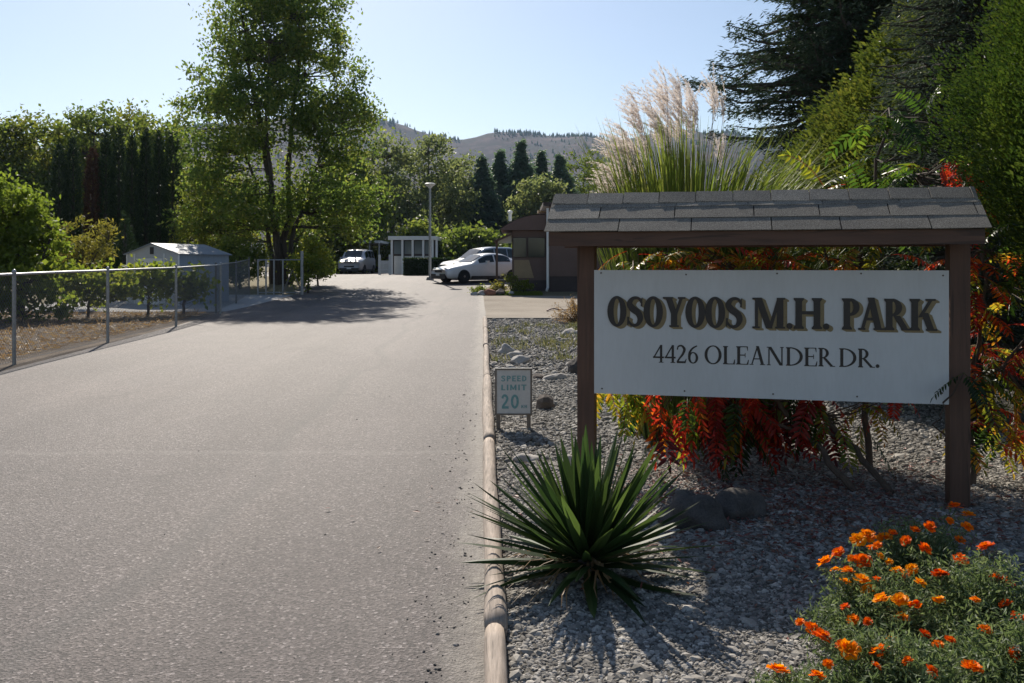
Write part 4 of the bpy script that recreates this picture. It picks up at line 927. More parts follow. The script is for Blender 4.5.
def trees():
    # the big multi-stemmed tree by the road
    bx, by = -10.9, 41.8; b = (bx, by, gz(by))
    S = [([(0,0,-.1),(-.1,0,2.5),(-.6,.1,6),(-1.3,.2,9.5),(-1.6,0,12.2)], .19), ([(.25,.2,-.1),(.35,.2,2.5),(.55,.3,6),(.9,.2,10),(1.1,.1,13)], .17), ([(-.3,.3,-.1),(-.5,.5,2.5),(-1.4,.9,5),(-2.6,1.0,7.5)], .13), ([(.5,0,-.1),(.8,-.2,2.4),(1.8,-.4,5),(2.8,-.5,7.6)], .13), ([(.1,-.2,-.1),(.1,-.6,3),(-.2,-1.2,6.5),(0,-1.4,10)], .12)]
    E = [(-.7,0,11.0,2.3,2.2,2.0), (1.0,.1,11.2,2.1,2.0,2.0), (-1.5,.3,9.0,2.4,2.2,2.0), (1.6,-.2,8.9,2.3,2.2,2.0), (-2.9,.6,7.3,1.9,1.9,1.4), (2.7,-.4,6.6,2.0,1.9,1.5), (0,-1.2,7.2,2.4,2.0,2.0), (-2.2,.4,4.8,2.2,2.0,1.7), (2.4,-.3,4.2,2.1,1.9,1.6), (-1.0,.9,3.0,1.8,1.6,1.2), (3.0,-.4,2.9,1.2,1.2,1.0), (1.2,.9,3.2,1.5,1.4,1.2), (.2,.3,12.4,1.6,1.6,1.1), (-3.4,.3,2.7,1.1,1.1,1.0), (-.4,-1.7,3.3,1.7,.9,1.0)]
    broadleaf('big_tree', 'tallest leafy tree, many stemmed, standing beside the road behind the fence', b, S, E, 880, 60, .47, .18, M['leaf_big'], shell=.5, limb=.024).scale = (1.08, 1.08, 1.08)
    # shrubs at its foot
    for px, Y, h, w, lb, mt in ((308, 36.8, 2.3, .75, 'yellow green shrub at the road edge under the big tree', 'leaf_vine'), (318, 41, 1.7, .8, 'low green shrub at the road edge just beyond the big tree', 'leaf_bg'), (240, 39, 2.4, 1.2, 'dark green shrub between the shed and the big tree', 'leaf_bg'), (205, 43, 4.6, 1.5, 'yellowing small tree behind the grey shed', 'leaf_bg2')):
        x = (px-CX)/F*Y; broadleaf('shrub', lb, (x, Y, gz(Y)), [([(0,0,0),(0,0,h*.7)], .05)], [(0,0,h*.55,w,w,h*.45)], int(70*w), 60, .28, .13, M[mt], 'shrubs around the big tree', 'shrub', .3, .012)
    # left: leafy tree, little sumac, arborvitae row, woods behind
    broadleaf('leafy_shrub', 'bright green leafy small tree at the left edge behind the fence', (-13.4, 24.5, gz(24.5)), [([(0,0,0),(.1,0,1.6),(0,0,3.2)], .09), ([(0,0,.4),(.6,0,1.6),(.9,0,2.4)], .05)], [(-.5,0,2.6,1.3,1.2,1.2), (.3,0,1.7,1.2,1.0,1.0), (-1.2,.2,1.6,1.3,1.1,1.1), (-.2,0,3.1,.8,.8,.7)], 190, 60, .28, .15, M['leaf_shrub'], shell=.3, limb=.018)
    broadleaf('small_sumac_tree', 'yellowish feathery small tree in front of the dark evergreen row', (-14.1, 29.5, gz(29.5)), [([(0,0,0),(0,0,1.4),(.1,0,2.4)], .05), ([(0,0,.8),(-.6,0,1.8),(-1,0,2.3)], .03), ([(0,0,.8),(.6,0,1.9),(.9,0,2.2)], .03)], [(0,0,2.3,1.2,.9,.55), (-.5,0,1.9,.8,.6,.5), (.5,0,1.8,.7,.6,.5)], 46, 46, .22, .17, M['leaf_yel'], shell=.3, limb=.02, aspect=.3)
    cyp = [(59,143,8,0),(73,136,8,0),(93,146,8,1),(106,131,7,0),(119,125,7,0),(132,134,7,0),(146,127,7,0),(159,131,7,0),(173,128,9,0)]
    nm = ['leftmost', 'second from the left', 'browned and dying', 'fourth from the left', 'middle', 'sixth from the left', 'third from the right', 'second from the right', 'rightmost']
    for (px, py, hw, br), o in zip(cyp, nm):
        Y = 45+rng.uniform(-.6, .6); x = (px-CX)/F*Y; z = at(px, py, Y)[2]-gz(Y); r = hw/F*Y*1.0
        profile_conifer('arborvitae', f'{o} column evergreen in the tall dark row left of the shed', (x, Y, gz(Y)), z, [(0, r*.9), (.3, r*1.05), (.72, r*.92), (.9, r*.55), (1, .03)], 5200, .2, M['leaf_cyp_brown' if br else 'leaf_cyp'], 'tall evergreen row', depth=.5, lob=.1)
    Y = 32.5; profile_conifer('small_conifer', 'small pointed evergreen standing before the tall dark row, left of the shed', ((125-CX)/F*Y, Y, gz(Y)), at(125, 212, Y)[2]-gz(Y), [(0,.5),(.2,.52),(.6,.35),(1,.02)], 3000, .14, M['leaf_cyp'], depth=.5)
    bgl = [(-70,112,66,4.5,'leaf_bg','leafy tree beyond the left picture edge behind the evergreen row'),(-15,116,62,4.0,'leaf_bg','leafy tree at the left picture edge behind the bright small tree'),(28,110,64,3.6,'leaf_bg2','yellowish tree left of the dark evergreen row, in the woods behind'),(62,112,70,3.4,'leaf_bg','tree rising behind the left end of the dark evergreen row'),(92,100,66,3.6,'leaf_bg','highest tree in the woods behind the middle of the evergreen row'),(128,106,70,3.4,'leaf_bg2','yellow green tree behind the middle right of the evergreen row'),(158,114,64,3.0,'leaf_bg','tree rising behind the right end of the evergreen row'),(205,165,68,4.0,'leaf_bg2','lower pale tree between the evergreen row and the big tree')]
    for px, py, Y, w, mt, lb in bgl:
        x = (px-CX)/F*Y; H = at(px, py, Y)[2]-gz(Y); x0 = rng.uniform(-.4, .4)
        broadleaf('broadleaf_tree', lb, (x, Y, gz(Y)), [([(0,0,0),(x0,0,H*.35),(0,0,H*.8)], .25), ([(0,0,H*.2),(w*.4,0,H*.5)], .12), ([(0,0,H*.2),(-w*.4,0,H*.45)], .12)], [(0,0,H*.78,w*.7,w*.7,H*.2), (-w*.45,0,H*.55,w*.65,w*.6,H*.2), (w*.45,0,H*.52,w*.65,w*.6,H*.2), (0,-.8,H*.33,w*.9,w*.7,H*.22), (0,0,H*.12,w*.8,w*.6,H*.14)], 230, 50, .75, .34, M[mt], 'woods on the left', shell=.4, limb=.05)
    # middle distance
    mid = [(352,150,78,3.6,'leaf_bg','dark tree right behind the big tree, above the carport'),(388,136,88,4.0,'leaf_willow','pale willow like tree left of the street lamp, above the white house'),(428,133,92,4.6,'leaf_willow','broad pale willow like tree behind the street lamp'),(455,150,98,3.8,'leaf_willow','pale rounded tree just right of the street lamp'),(588,150,108,5.6,'leaf_bg','round green tree right of the blue conifers, above the trailer roof'),(318,200,70,3.5,'leaf_bg2','low yellow green tree seen under the big tree crown'),(420,225,76,2.6,'leaf_bg','dark bushy tree right behind the white house'),(470,232,66,2.6,'leaf_bg','bushy tree behind the parked cars')]
    mid.append((540,176,90,3.4,'leaf_willow','soft green tree in front of the bluish conifers, over the trailer roof'))
    for px, py, Y, w, mt, lb in mid:
        x = (px-CX)/F*Y; H = at(px, py, Y)[2]-gz(Y)
        broadleaf('broadleaf_tree', lb, (x, Y, gz(Y)), [([(0,0,0),(.3,0,H*.4),(0,0,H*.85)], .25), ([(0,0,H*.25),(w*.4,0,H*.5)], .14), ([(0,0,H*.25),(-w*.4,0,H*.55)], .14)], [(0,0,H*.8,w*.6,w*.6,H*.19), (-w*.45,0,H*.58,w*.55,w*.6,H*.22), (w*.45,0,H*.55,w*.6,w*.6,H*.22), (0,-.6,H*.33,w*.95,w*.7,H*.25), (0,0,H*.1,w*.9,w*.6,H*.12)], 200, 50, .8, .4, M[mt], 'trees beyond the houses', shell=.35, limb=.06)
    for px, py, Y, w, lb in ((482,160,96,3.2,'leftmost slender bluish conifer beyond the parked cars'),(500,154,100,3.3,'second bluish conifer from the left beyond the parked cars'),(521,144,98,3.2,'tallest bluish conifer beyond the trailer home'),(541,155,104,3.6,'bluish conifer just right of the tallest one, over the trailer roof'),(560,158,100,3.6,'rightmost bluish conifer beside the round green tree')):
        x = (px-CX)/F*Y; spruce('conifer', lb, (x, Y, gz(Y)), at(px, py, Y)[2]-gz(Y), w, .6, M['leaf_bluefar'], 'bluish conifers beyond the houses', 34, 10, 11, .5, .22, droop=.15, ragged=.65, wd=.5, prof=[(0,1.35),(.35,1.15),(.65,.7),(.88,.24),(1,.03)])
    # right: cedars and spruces behind the sign
    Y = 26; spruce('dark_spruce', 'tall dark spruce with long ragged branches against the sky above the sign', (10.0, Y, gz(Y)), 17.2, 5.1, 2.8, M['leaf_spruce'], None, 48, 9, 34, .16, .3, droop=.32, ragged=.55, prof=[(0,.75),(.12,.85),(.3,1.0),(.45,.72),(.6,.75),(.8,.5),(1,.05)])
    Y = 33; spruce('dark_spruce', 'dark spruce standing behind the ragged one, deeper in the shade', (15.6, Y, gz(Y)), 19, 4.8, 1.5, M['leaf_spruce'], None, 28, 8, 18, .2, .22)
    Y = 12.5; profile_conifer('golden_cedar', 'broad cone shaped yellow green cedar between the dark spruces and the grey blue one', (6.3, Y, gz(Y)), 6.1, [(0,2.5),(.2,2.95),(.45,2.55),(.76,1.1),(.9,.45),(1,.05)], 180000, .075, M['leaf_gold'], depth=.3, lobes=9, lob=.05, up=.6, wd=.42, trunk=.16, clusters=3200, csz=.13)
    Y = 9.6; spruce('blue_spruce', 'grey blue spruce rising between the golden cedar and the green juniper', (5.0, Y, gz(Y)), 8.0, 1.35, .5, M['leaf_blue'], None, 44, 9, 58, .062, .13, droop=.25, ragged=.3, wd=.28, prof=[(0,.9),(.2,1.0),(.5,.85),(.8,.5),(1,.05)])
    Y = 6.25; profile_conifer('juniper', 'large soft green juniper at the right edge overhanging the sign roof', (4.25, Y, gz(Y)), 6.2, [(0,.2),(.12,.35),(.23,.52),(.27,.62),(.31,.74),(.35,.9),(.42,.96),(.49,.92),(.56,.68),(.75,.4),(1,.05)], 270000, .034, M['leaf_jun'], depth=.75, lobes=6, lob=.11, up=.8, wd=.42, trunk=.05, clusters=950, csz=.125)
    Y = 30; x = (872-CX)/F*Y; broadleaf('rust_tree', 'rust coloured broadleaf tree peeking out high between the spruces', (x, Y, gz(Y)), [([(0,0,0),(0,0,5),(0,0,10)], .14)], [(0,0,10.2,1.0,1.0,1.2)], 45, 50, .4, .15, M['leaf_rust'], shell=.3)
trees()
# ------------------------------------------------------------------ chain link fence, gate, vines, shed
FH = 1.42
def fence(label, P, posts=None, name='chain_link_fence', h=FH, wr=.0024, pitch=.075, rail_r=.021, group=None, mat='metal'):
    """P: corner points (x, y); a post at each"""
    b = (P[0][0], P[0][1], gz(P[0][1])); t = thing(name, label, 'fence', b, 0, group)
    for x, y in P:
        z = gz(y); mb = MB(); mb.tube([(x,y,z-.1),(x,y,z+h+.02)], .03, 10); mb.lathe([(.033,0),(.035,.02),(.02,.05),(.002,.06)], (x,y,z+h+.02), 10); mb.build('post', M[mat], t, b, smooth=False)
    ra, me = MB(), MB()
    for (x0, y0), (x1, y1) in zip(P[:-1], P[1:]):
        a = np.array([x0, y0, gz(y0)]); c = np.array([x1, y1, gz(y1)]); L = np.linalg.norm(c-a)
        ra.tube([a+[0,0,h], (a+c)/2+[0,0,h+.004], c+[0,0,h]], rail_r, 8, False)
        ra.tube([a+[0,0,.06], c+[0,0,.06]], .003, 4, False)
        n = int((L+h)/pitch)
        for sg in (0, 1):
            for k in range(n):
                s0 = k*pitch-h; s1 = k*pitch; z0, z1 = .05, h
                if s0 < 0: z0 = z0+(-s0)*(h-.05)/h; s0 = 0
                if s1 > L: z1 = z1-(s1-L)*(h-.05)/h; s1 = L
                if s1 <= s0: continue
                f0, f1 = (s0/L, s1/L) if not sg else (1-s0/L, 1-s1/L)
                p, q = a+(c-a)*f0+[0,0,z0], a+(c-a)*f1+[0,0,z1]
                me.tube([p, q], wr, 3, False)
    ra.build('rail', M['metal'], t, b); me.build('wire_mesh', M['metal_dull'], t, b)
    return t
fence('long chain link fence on steel posts between the road and the bare yard', [(-7.6, 7.2), (-7.7, 10.6), (-7.8, 14.1), (-7.95, 17.7), (-8.1, 21.7), (-8.42, 26)])
fence('shaded chain link fence running back from the corner post towards the big tree', [(-8.62, 26.2), (-9.5, 31), (-10.4, 35.6)], rail_r=.015, pitch=.12, mat='metal_dull')
def gate():
    Y = 35.8; xs = [(p-CX)/F*Y for p in (258, 266, 274, 283, 302)]
    t = thing('gate', 'steel barred gate with closely spaced posts in the shade below the big tree', 'gate', (xs[0], Y, gz(Y)))
    b = (xs[0], Y, gz(Y))
    for x in xs[:4]:
        mb = MB(); mb.tube([(x,Y,gz(Y)-.05),(x,Y,gz(Y)+1.42)], .035, 8); mb.build('bar', M['metal'], t, b)
    mb = MB(); mb.tube([(xs[4],Y,gz(Y)-.1),(xs[4],Y,gz(Y)+1.75)], .06, 8); mb.build('post', M['metal'], t, b)
    mb = MB(); mb.tube([(xs[0],Y,gz(Y)+1.4),(xs[4],Y,gz(Y)+1.4)], .025, 6); mb.tube([(xs[0],Y,gz(Y)+.1),(xs[4],Y,gz(Y)+.1)], .02, 6); mb.build('rail', M['metal'], t, b)
    mb = MB(); mb.tube([(xs[3],Y,gz(Y)+.1),((xs[3]+xs[4])/2,Y,gz(Y)+1.0),(xs[4],Y,gz(Y)+.12)], .04, 6); mb.build('brace', M['grey_wood'], t, b)
gate()
def vines():
    spec = [(-13.6, 22.8, 'grape vine with bright leaves nearest the left picture edge behind the fence'), (-12.6, 23.2, 'sprawling grape vine reaching the ground between the first two fence posts'), (-11.5, 24.4, 'grape vine on a bare dark trunk just right of the second fence post'), (-10.2, 25.2, 'grape vine with yellowing leaves in front of the grey shed'), (-9.35, 25.6, 'small grape vine nearest the fence corner, before the blue shed side')]
    for i, (x, y, lb) in enumerate(spec):
        low = .25 if i < 2 else .55; w = 1.3 if i < 3 else .8
        E = [(0,0,1.15,w,.4,.36), (w*.45,-.1,low+.25,w*.65,.3,.42), (-w*.45,0,low+.35,w*.6,.3,.36)]
        broadleaf('grape_vine', lb, (x, y, gz(y)), [([(0,0,0),(.03,0,.6),(0,0,1.05)], .045), ([(0,0,1.0),(w*.6,0,1.15)], .02), ([(0,0,1.0),(-w*.6,0,1.2)], .02)], E, int(60*w), 15, .24, .15, M['leaf_vine'], 'grape vines behind the fence', 'grape vine', .2, .008, aspect=.9)
vines()
def bin_():
    x, y = -12.9, 23.6; t = thing('compost_bin', 'dark box shaped bin standing behind the fence at the left edge', 'bin', (x-.45, y-1, gz(y-1)))
    mb = MB(); v = []
    for z, w in ((0, .3), (.5, .26)): v += [(-w,-w,z),(w,-w,z),(w,w,z),(-w,w,z)]
    mb.add(v, np.array([[0,1,5,4],[1,2,6,5],[2,3,7,6],[3,0,4,7],[0,3,2,1],[4,5,6,7]])); mb.build('body', M['black'], t); mb = MB(); mb.box((-.28,-.28,.503),(.28,.28,.54)); mb.build('lid', M['black'], t)
bin_()
def shed():
    th = math.radians(25); c = np.array([-11.1, 30.0, gz(30)-.02]); fx = np.array([-math.cos(th), math.sin(th), 0]); sx = np.array([math.sin(th), math.cos(th), 0]); Z = np.array([0, 0, 1.0])
    t = thing('garden_shed', 'small pale metal garden shed with a low gable and blue grey side', 'shed', c); W, L, H, P = 2.4, 2.35, 1.78, 2.10
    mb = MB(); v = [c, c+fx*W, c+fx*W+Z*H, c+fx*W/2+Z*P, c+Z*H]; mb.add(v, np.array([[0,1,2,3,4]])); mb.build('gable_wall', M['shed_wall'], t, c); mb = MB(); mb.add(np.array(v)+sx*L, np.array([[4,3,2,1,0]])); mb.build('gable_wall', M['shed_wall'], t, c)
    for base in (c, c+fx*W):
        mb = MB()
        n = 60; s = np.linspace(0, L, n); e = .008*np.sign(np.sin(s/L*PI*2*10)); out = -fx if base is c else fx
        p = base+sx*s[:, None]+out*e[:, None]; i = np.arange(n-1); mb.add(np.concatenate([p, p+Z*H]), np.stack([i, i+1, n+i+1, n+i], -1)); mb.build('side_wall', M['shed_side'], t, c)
    if 0: mb.build('side_wall', M['shed_side'], t, c)
    mb = MB(); o = .08
    for s in (0, 1):
        e0 = c+(fx*(W+o) if s else -fx*o)+Z*(H-.03); r0 = c+fx*W/2+Z*(P+.02)
        q = [e0-sx*o, e0+sx*(L+o), r0+sx*(L+o), r0-sx*o]; mb.add(q+[p-Z*.03 for p in q], np.array([[0,1,2,3],[7,6,5,4],[0,4,5,1],[2,6,7,3],[0,3,7,4],[1,5,6,2]]))
    mb.build('roof', M['shed_roof'], t, c)
    for k in (.35, .6, .85):
        pass
    d = MB(); d.obox(c, fx, -sx, Z, (.72, .006, .03), (1.95, .03, 1.6)); dd = d.build('door', M['white'], t, c)
    h = MB(); h.obox(c, fx, -sx, Z, (.82, .032, .75), (.9, .055, .9)); h.build('handle', M['black'], dd, c)
    m = MB(); m.obox(c, fx, -sx, Z, (1.14, .004, 1.74), (1.3, .02, 1.98)); m.build('vent', M['black'], t, c)
    for u in (0, .66, 2.02, 2.38): 
        m = MB(); m.obox(c, fx, -sx, Z, (u-.03, .004, 0), (u+.03, .016, H-.02)); m.build('trim', M['white'], t, c)
shed()

# ------------------------------------------------------------------ street lamp
def lamp():
    Y = 45; x = (430-CX)/F*Y; t = thing('street_lamp', 'slender street lamp with a flat disc head near the hedge', 'street lamp', (x, Y, gz(Y))); H = at(430, 184, Y)[2]-gz(Y)
    mb = MB(); mb.tube([(0,0,0),(0,0,H-.2)], [.075, .055], 12); mb.build('pole', M['metal'], t)
    mb = MB(); mb.lathe([(.2,-.05),(.2,.02),(.15,.16),(.09,.2)], (0,0,0), 12); mb.build('base', M['metal_dull'], t)
    mb = MB(); mb.lathe([(.06,H-.22),(.12,H-.14),(.27,H-.03),(.28,H),(.2,H+.05),(.02,H+.07)], (0,0,0), 18); mb.build('lamp_head', M['white2'], t)
lamp()

# ------------------------------------------------------------------ houses
def trailer():
    Y = 38.0; g = gz(Y); o = (0, Y, g); z = lambda py: at(0, py, Y)[2]
    X = lambda px: (px-CX)/F*Y
    t = thing('mobile_home', 'brown trailer home with a rounded roof end, bay window and porch awning', 'mobile home', o)
    x0, x1 = X(512), X(547); zt = z(226)
    # rounded-roof addition
    mb = MB(); mb.box((x0, Y, g+.45), (x1, Y+4, z(239))); mb.box((x0, Y+.003, z(239)), (x1+.4, Y+4, zt)); 
    mb.build('wall', M['brown_wall'], t, o)
    mb = MB(); a, c = X(501), X(549); n = 14; u = np.linspace(0, 1, n); xs = a+(c-a)*u; zs = zt-.12+(z(214.5)-zt+.12)*np.sin(np.clip(u*1.25, 0, 1)*PI/2)**.8
    lo = np.full(n, zt-.18)
    for yy0, yy1 in ((Y-.35, Y+4.2),):
        top = np.stack([xs, np.full(n, yy0), zs], -1); tb = top+[0, yy1-yy0, 0]; bot = np.stack([xs, np.full(n, yy0), lo], -1); bb = bot+[0, yy1-yy0, 0]; i = np.arange(n-1)
        mb.add(np.concatenate([top, tb]), np.stack([i, i+1, n+i+1, n+i], -1)); r = mb.build('roof', M['white2'], t, o, smooth=True)
        m2 = MB(); m2.add(np.concatenate([bot+[0,-.004,0], top+[0,-.004,-.03]]), np.stack([i, i+1, n+i+1, n+i], -1)); m2.add(np.concatenate([bot, bb]), np.stack([i, n+i, n+i+1, i+1], -1)); m2.build('gable_panel', M['brown_wall'], t, o)
        v = MB(); v.tube([(X(510), Y+.8, z(220)), (X(510), Y+.8, z(211))], .07, 8); v.lathe([(.11,0),(.11,.08),(.02,.13)], (X(510), Y+.8, z(212)), 8); v.build('vent_pipe', M['white2'], r, o)
    # windows, panel, posts
    for a, c in ((513, 526.5), (528, 545)):
        w = MB(); w.box((X(a), Y-.03, z(257)), (X(c), Y-.004, z(238))); ww = w.build('window', M['glass'], t, o)
        f = MB()
        for (p, q, r_, s) in ((a, c, 257.6, 257), (a, c, 238, 237.3), (a-.5, a+.4, 257, 238), (c-.4, c+.5, 257, 238)): f.box((X(p), Y-.05, z(r_)), (X(q), Y-.031, z(s)))
        f.build('frame', M['brown_dark'], ww, o)
    p = MB(); p.add([(X(514), Y-.03, z(278)), (X(534), Y-.03, z(278)), (X(529), Y-.03, z(260)), (X(514), Y-.03, z(260)), (X(514), Y-.005, z(278)), (X(534), Y-.005, z(278)), (X(529), Y-.005, z(260)), (X(514), Y-.005, z(260))], np.array([[0,1,2,3],[0,4,5,1],[1,5,6,2],[2,6,7,3],[3,7,4,0]])); p.build('tan_panel', M['tan_panel'], t, o)
    s = MB(); s.box((x0-.02, Y-.01, g-.1), (x1-.02, Y+4, g+.448)); s.build('skirting', M['brown_dark'], t, o)
    # main long box to the right
    xm = X(548.5); mb = MB(); mb.box((xm, Y-.5, g+.62), (xm+11, Y+3.4, z(207))); mb.build('wall', M['brown_wall'], t, o)
    s = MB(); s.box((xm+.02, Y-.46, g-.1), (xm+11, Y+3.4, g+.618)); s.build('skirting', M['brown_dark'], t, o)
    s = MB(); s.box((xm-.25, Y-.7, z(207)+.003), (xm+11.2, Y+3.6, z(207)+.16)); s.build('roof', M['brown_dark'], t, o)
    d = MB(); d.tube([(X(547.2), Y-.56, z(209)), (X(547.2), Y-.56, z(287)), (X(546), Y-.8, z(290))], .055, 8); d.build('downpipe', M['white'], t, o)
    # raised box behind
    m = MB(); m.box((X(541), Y+3.0, z(226)), (X(560), Y+3.9, z(208))); m.build('roof_box', M['brown_wall'], t, o); m = MB(); m.box((X(540), Y+2.95, z(208)+.002), (X(561), Y+4.0, z(205.5))); m.build('roof_box_cap', M['tan_panel'], t, o)
    # awning with white underside and post
    a = MB(); q = [(X(494.5), Y-.9, z(241)), (x0, Y-.2, z(233)), (x0, Y+3.6, z(233)), (X(494.5), Y+3.6, z(241))]; q = np.array(q); a.add(np.concatenate([q, q-[0,0,.07]]), np.array([[0,1,2,3],[7,6,5,4],[0,4,5,1],[1,5,6,2],[2,6,7,3],[3,7,4,0]])); aw = a.build('awning', M['brown_wall'], t, o)
    a = MB(); a.add([(X(498), Y+.2, z(243.2)), (x0-.02, Y+.2, z(243.2)), (x0-.02, Y+.2, z(234.8)), (X(498), Y+.2, z(241))], np.array([[0,1,2,3]])); a.add([(X(498), Y+.23, z(243.2)), (x0-.02, Y+.23, z(243.2)), (x0-.02, Y+.23, z(234.8)), (X(498), Y+.23, z(241))], np.array([[3,2,1,0]])); a.build('awning_panel', M['white_plastic'], aw, o)
    p = MB(); p.box((X(496), Y-.75, g), (X(498.2), Y-.65, z(241))); p.build('post', M['sign_wood'], t, o)
    w = MB(); w.box((xm+2.2, Y-.53, z(262)), (xm+3.8, Y-.504, z(235))); w.build('window', M['glass'], t, o)
trailer()
def white_house():
    Y = 63.0; g = gz(Y); o = ((390-CX)/F*Y, Y, g); X = lambda px: (px-CX)/F*Y; z = lambda py: at(0, py, Y)[2]
    t = thing('white_house', 'low white sunroom house with glazed front and a flat white roof', 'house', o)
    m = MB(); m.box((X(389), Y-.5, z(240)), (X(437.5), Y+4, z(236.3))); m.build('roof', M['white'], t, o)
    m = MB(); m.box((X(391), Y+.12, g-.1), (X(436), Y+3.8, z(240.05))); m.build('wall', M['brown_dark'], t, o)
    for a, c in ((394, 401.5), (404.5, 412), (414.5, 422.5), (425, 431)):
        w = MB(); w.box((X(a), Y+.06, z(254)), (X(c), Y+.1, z(241))); w.build('window', M['glass_blue'], t, o)
        w = MB(); w.box((X(a), Y+.05, g), (X(c), Y+.09, z(256))); w.build('lower_panel', M['white2'], t, o)
    for px in (392.5, 403, 413.2, 423.8, 433, 437):
        p = MB(); p.box((X(px)-.07, Y-.42, g), (X(px)+.07, Y-.28, z(240))); p.build('post', M['white'], t, o)
    Y2 = 70; X2 = lambda px: (px-CX)/F*Y2; z2 = lambda py: at(0, py, Y2)[2]; o2 = (X2(356), Y2, gz(Y2))
    c = thing('carport', 'flat roofed carport with thin posts sheltering the pale van', 'carport', o2)
    m = MB(); m.box((X2(350), Y2, z2(243)), (X2(381), Y2+10, z2(240.5))); m.build('roof', M['white2'], c, o2)
    for px in (369.5, 379, 351):
        p = MB(); p.box((X2(px)-.05, Y2+.05, gz(Y2)), (X2(px)+.05, Y2+.15, z2(243))); p.build('post', M['metal'], c, o2)
    m = MB(); m.box((X2(330), Y2+10.1, gz(Y2)), (X2(386), Y2+10.3, z2(250))); m.build('back_wall', M['brown_dark'], c, o2)
    Y3 = 60; X3 = lambda px: (px-CX)/F*Y3; o3 = (X3(380), Y3, gz(Y3)); gt = thing('picket_gate', 'low white picket gate between the carport and the white house', 'gate', o3)
    for px in (379.5, 390): 
        p = MB(); p.box((X3(px)-.08, Y3-.06, gz(Y3)), (X3(px)+.08, Y3+.06, gz(Y3)+1.35)); p.build('post', M['white2'], gt, o3)
    p = MB()
    for k in range(7): a = X3(381)+k*(X3(389)-X3(381))/7; p.box((a, Y3-.02, gz(Y3)+.1), (a+.06, Y3+.02, gz(Y3)+.95))
    p.box((X3(380.3), Y3+.022, gz(Y3)+.3), (X3(389.4), Y3+.05, gz(Y3)+.38)); p.box((X3(380.3), Y3+.022, gz(Y3)+.75), (X3(389.4), Y3+.05, gz(Y3)+.83)); p.build('pickets', M['white2'], gt, o3)
    Y4 = 72; X4 = lambda px: (px-CX)/F*Y4; o4 = (X4(326), Y4, gz(Y4)); bf = thing('board_fence', 'low pale board fence left of the van', 'fence', o4); p = MB()
    for k in range(14): a = X4(318)+k*.2; p.box((a, Y4, gz(Y4)), (a+.185, Y4+.03, gz(Y4)+1.35))
    p.build('boards', M['white2'], bf, o4)
    p = MB(); p.box((X4(318), Y4+.032, gz(Y4)+.9), (X4(318)+2.8, Y4+.07, gz(Y4)+1.0)); p.build('rail', M['grey_wood'], bf, o4)
white_house()
def hedge():
    Y = 56; x0, x1 = (404-CX)/F*Y, (450-CX)/F*Y; zt = at(0, 258.5, Y)[2]-gz(Y); b = ((x0+x1)/2, Y, gz(Y)); t = thing('hedge', 'clipped dark green box hedge in front of the white house', 'hedge', b); w = (x1-x0)/2
    n = 24000; P = rng.uniform(-1, 1, (n, 3)); ax = rng.integers(0, 3, n); P[np.arange(n), ax] = np.sign(P[np.arange(n), ax])*rng.uniform(.88, 1.02, n); P = P*[w, .6, zt/2]+[0, .6, zt/2]; P += rng.normal(0, .025, P.shape)
    fo = MB(); fo.quads(P, rng.normal(0, 1, (n, 3)), rng.normal(0, 1, (n, 3))+[0,0,.5], .1, .07); fo.build('foliage', M['leaf_hedge'], t); m = MB(); m.box((-w*.9, .1, 0), (w*.9, 1.1, zt*.88)); m.build('branches', M['bark'], t)
hedge()

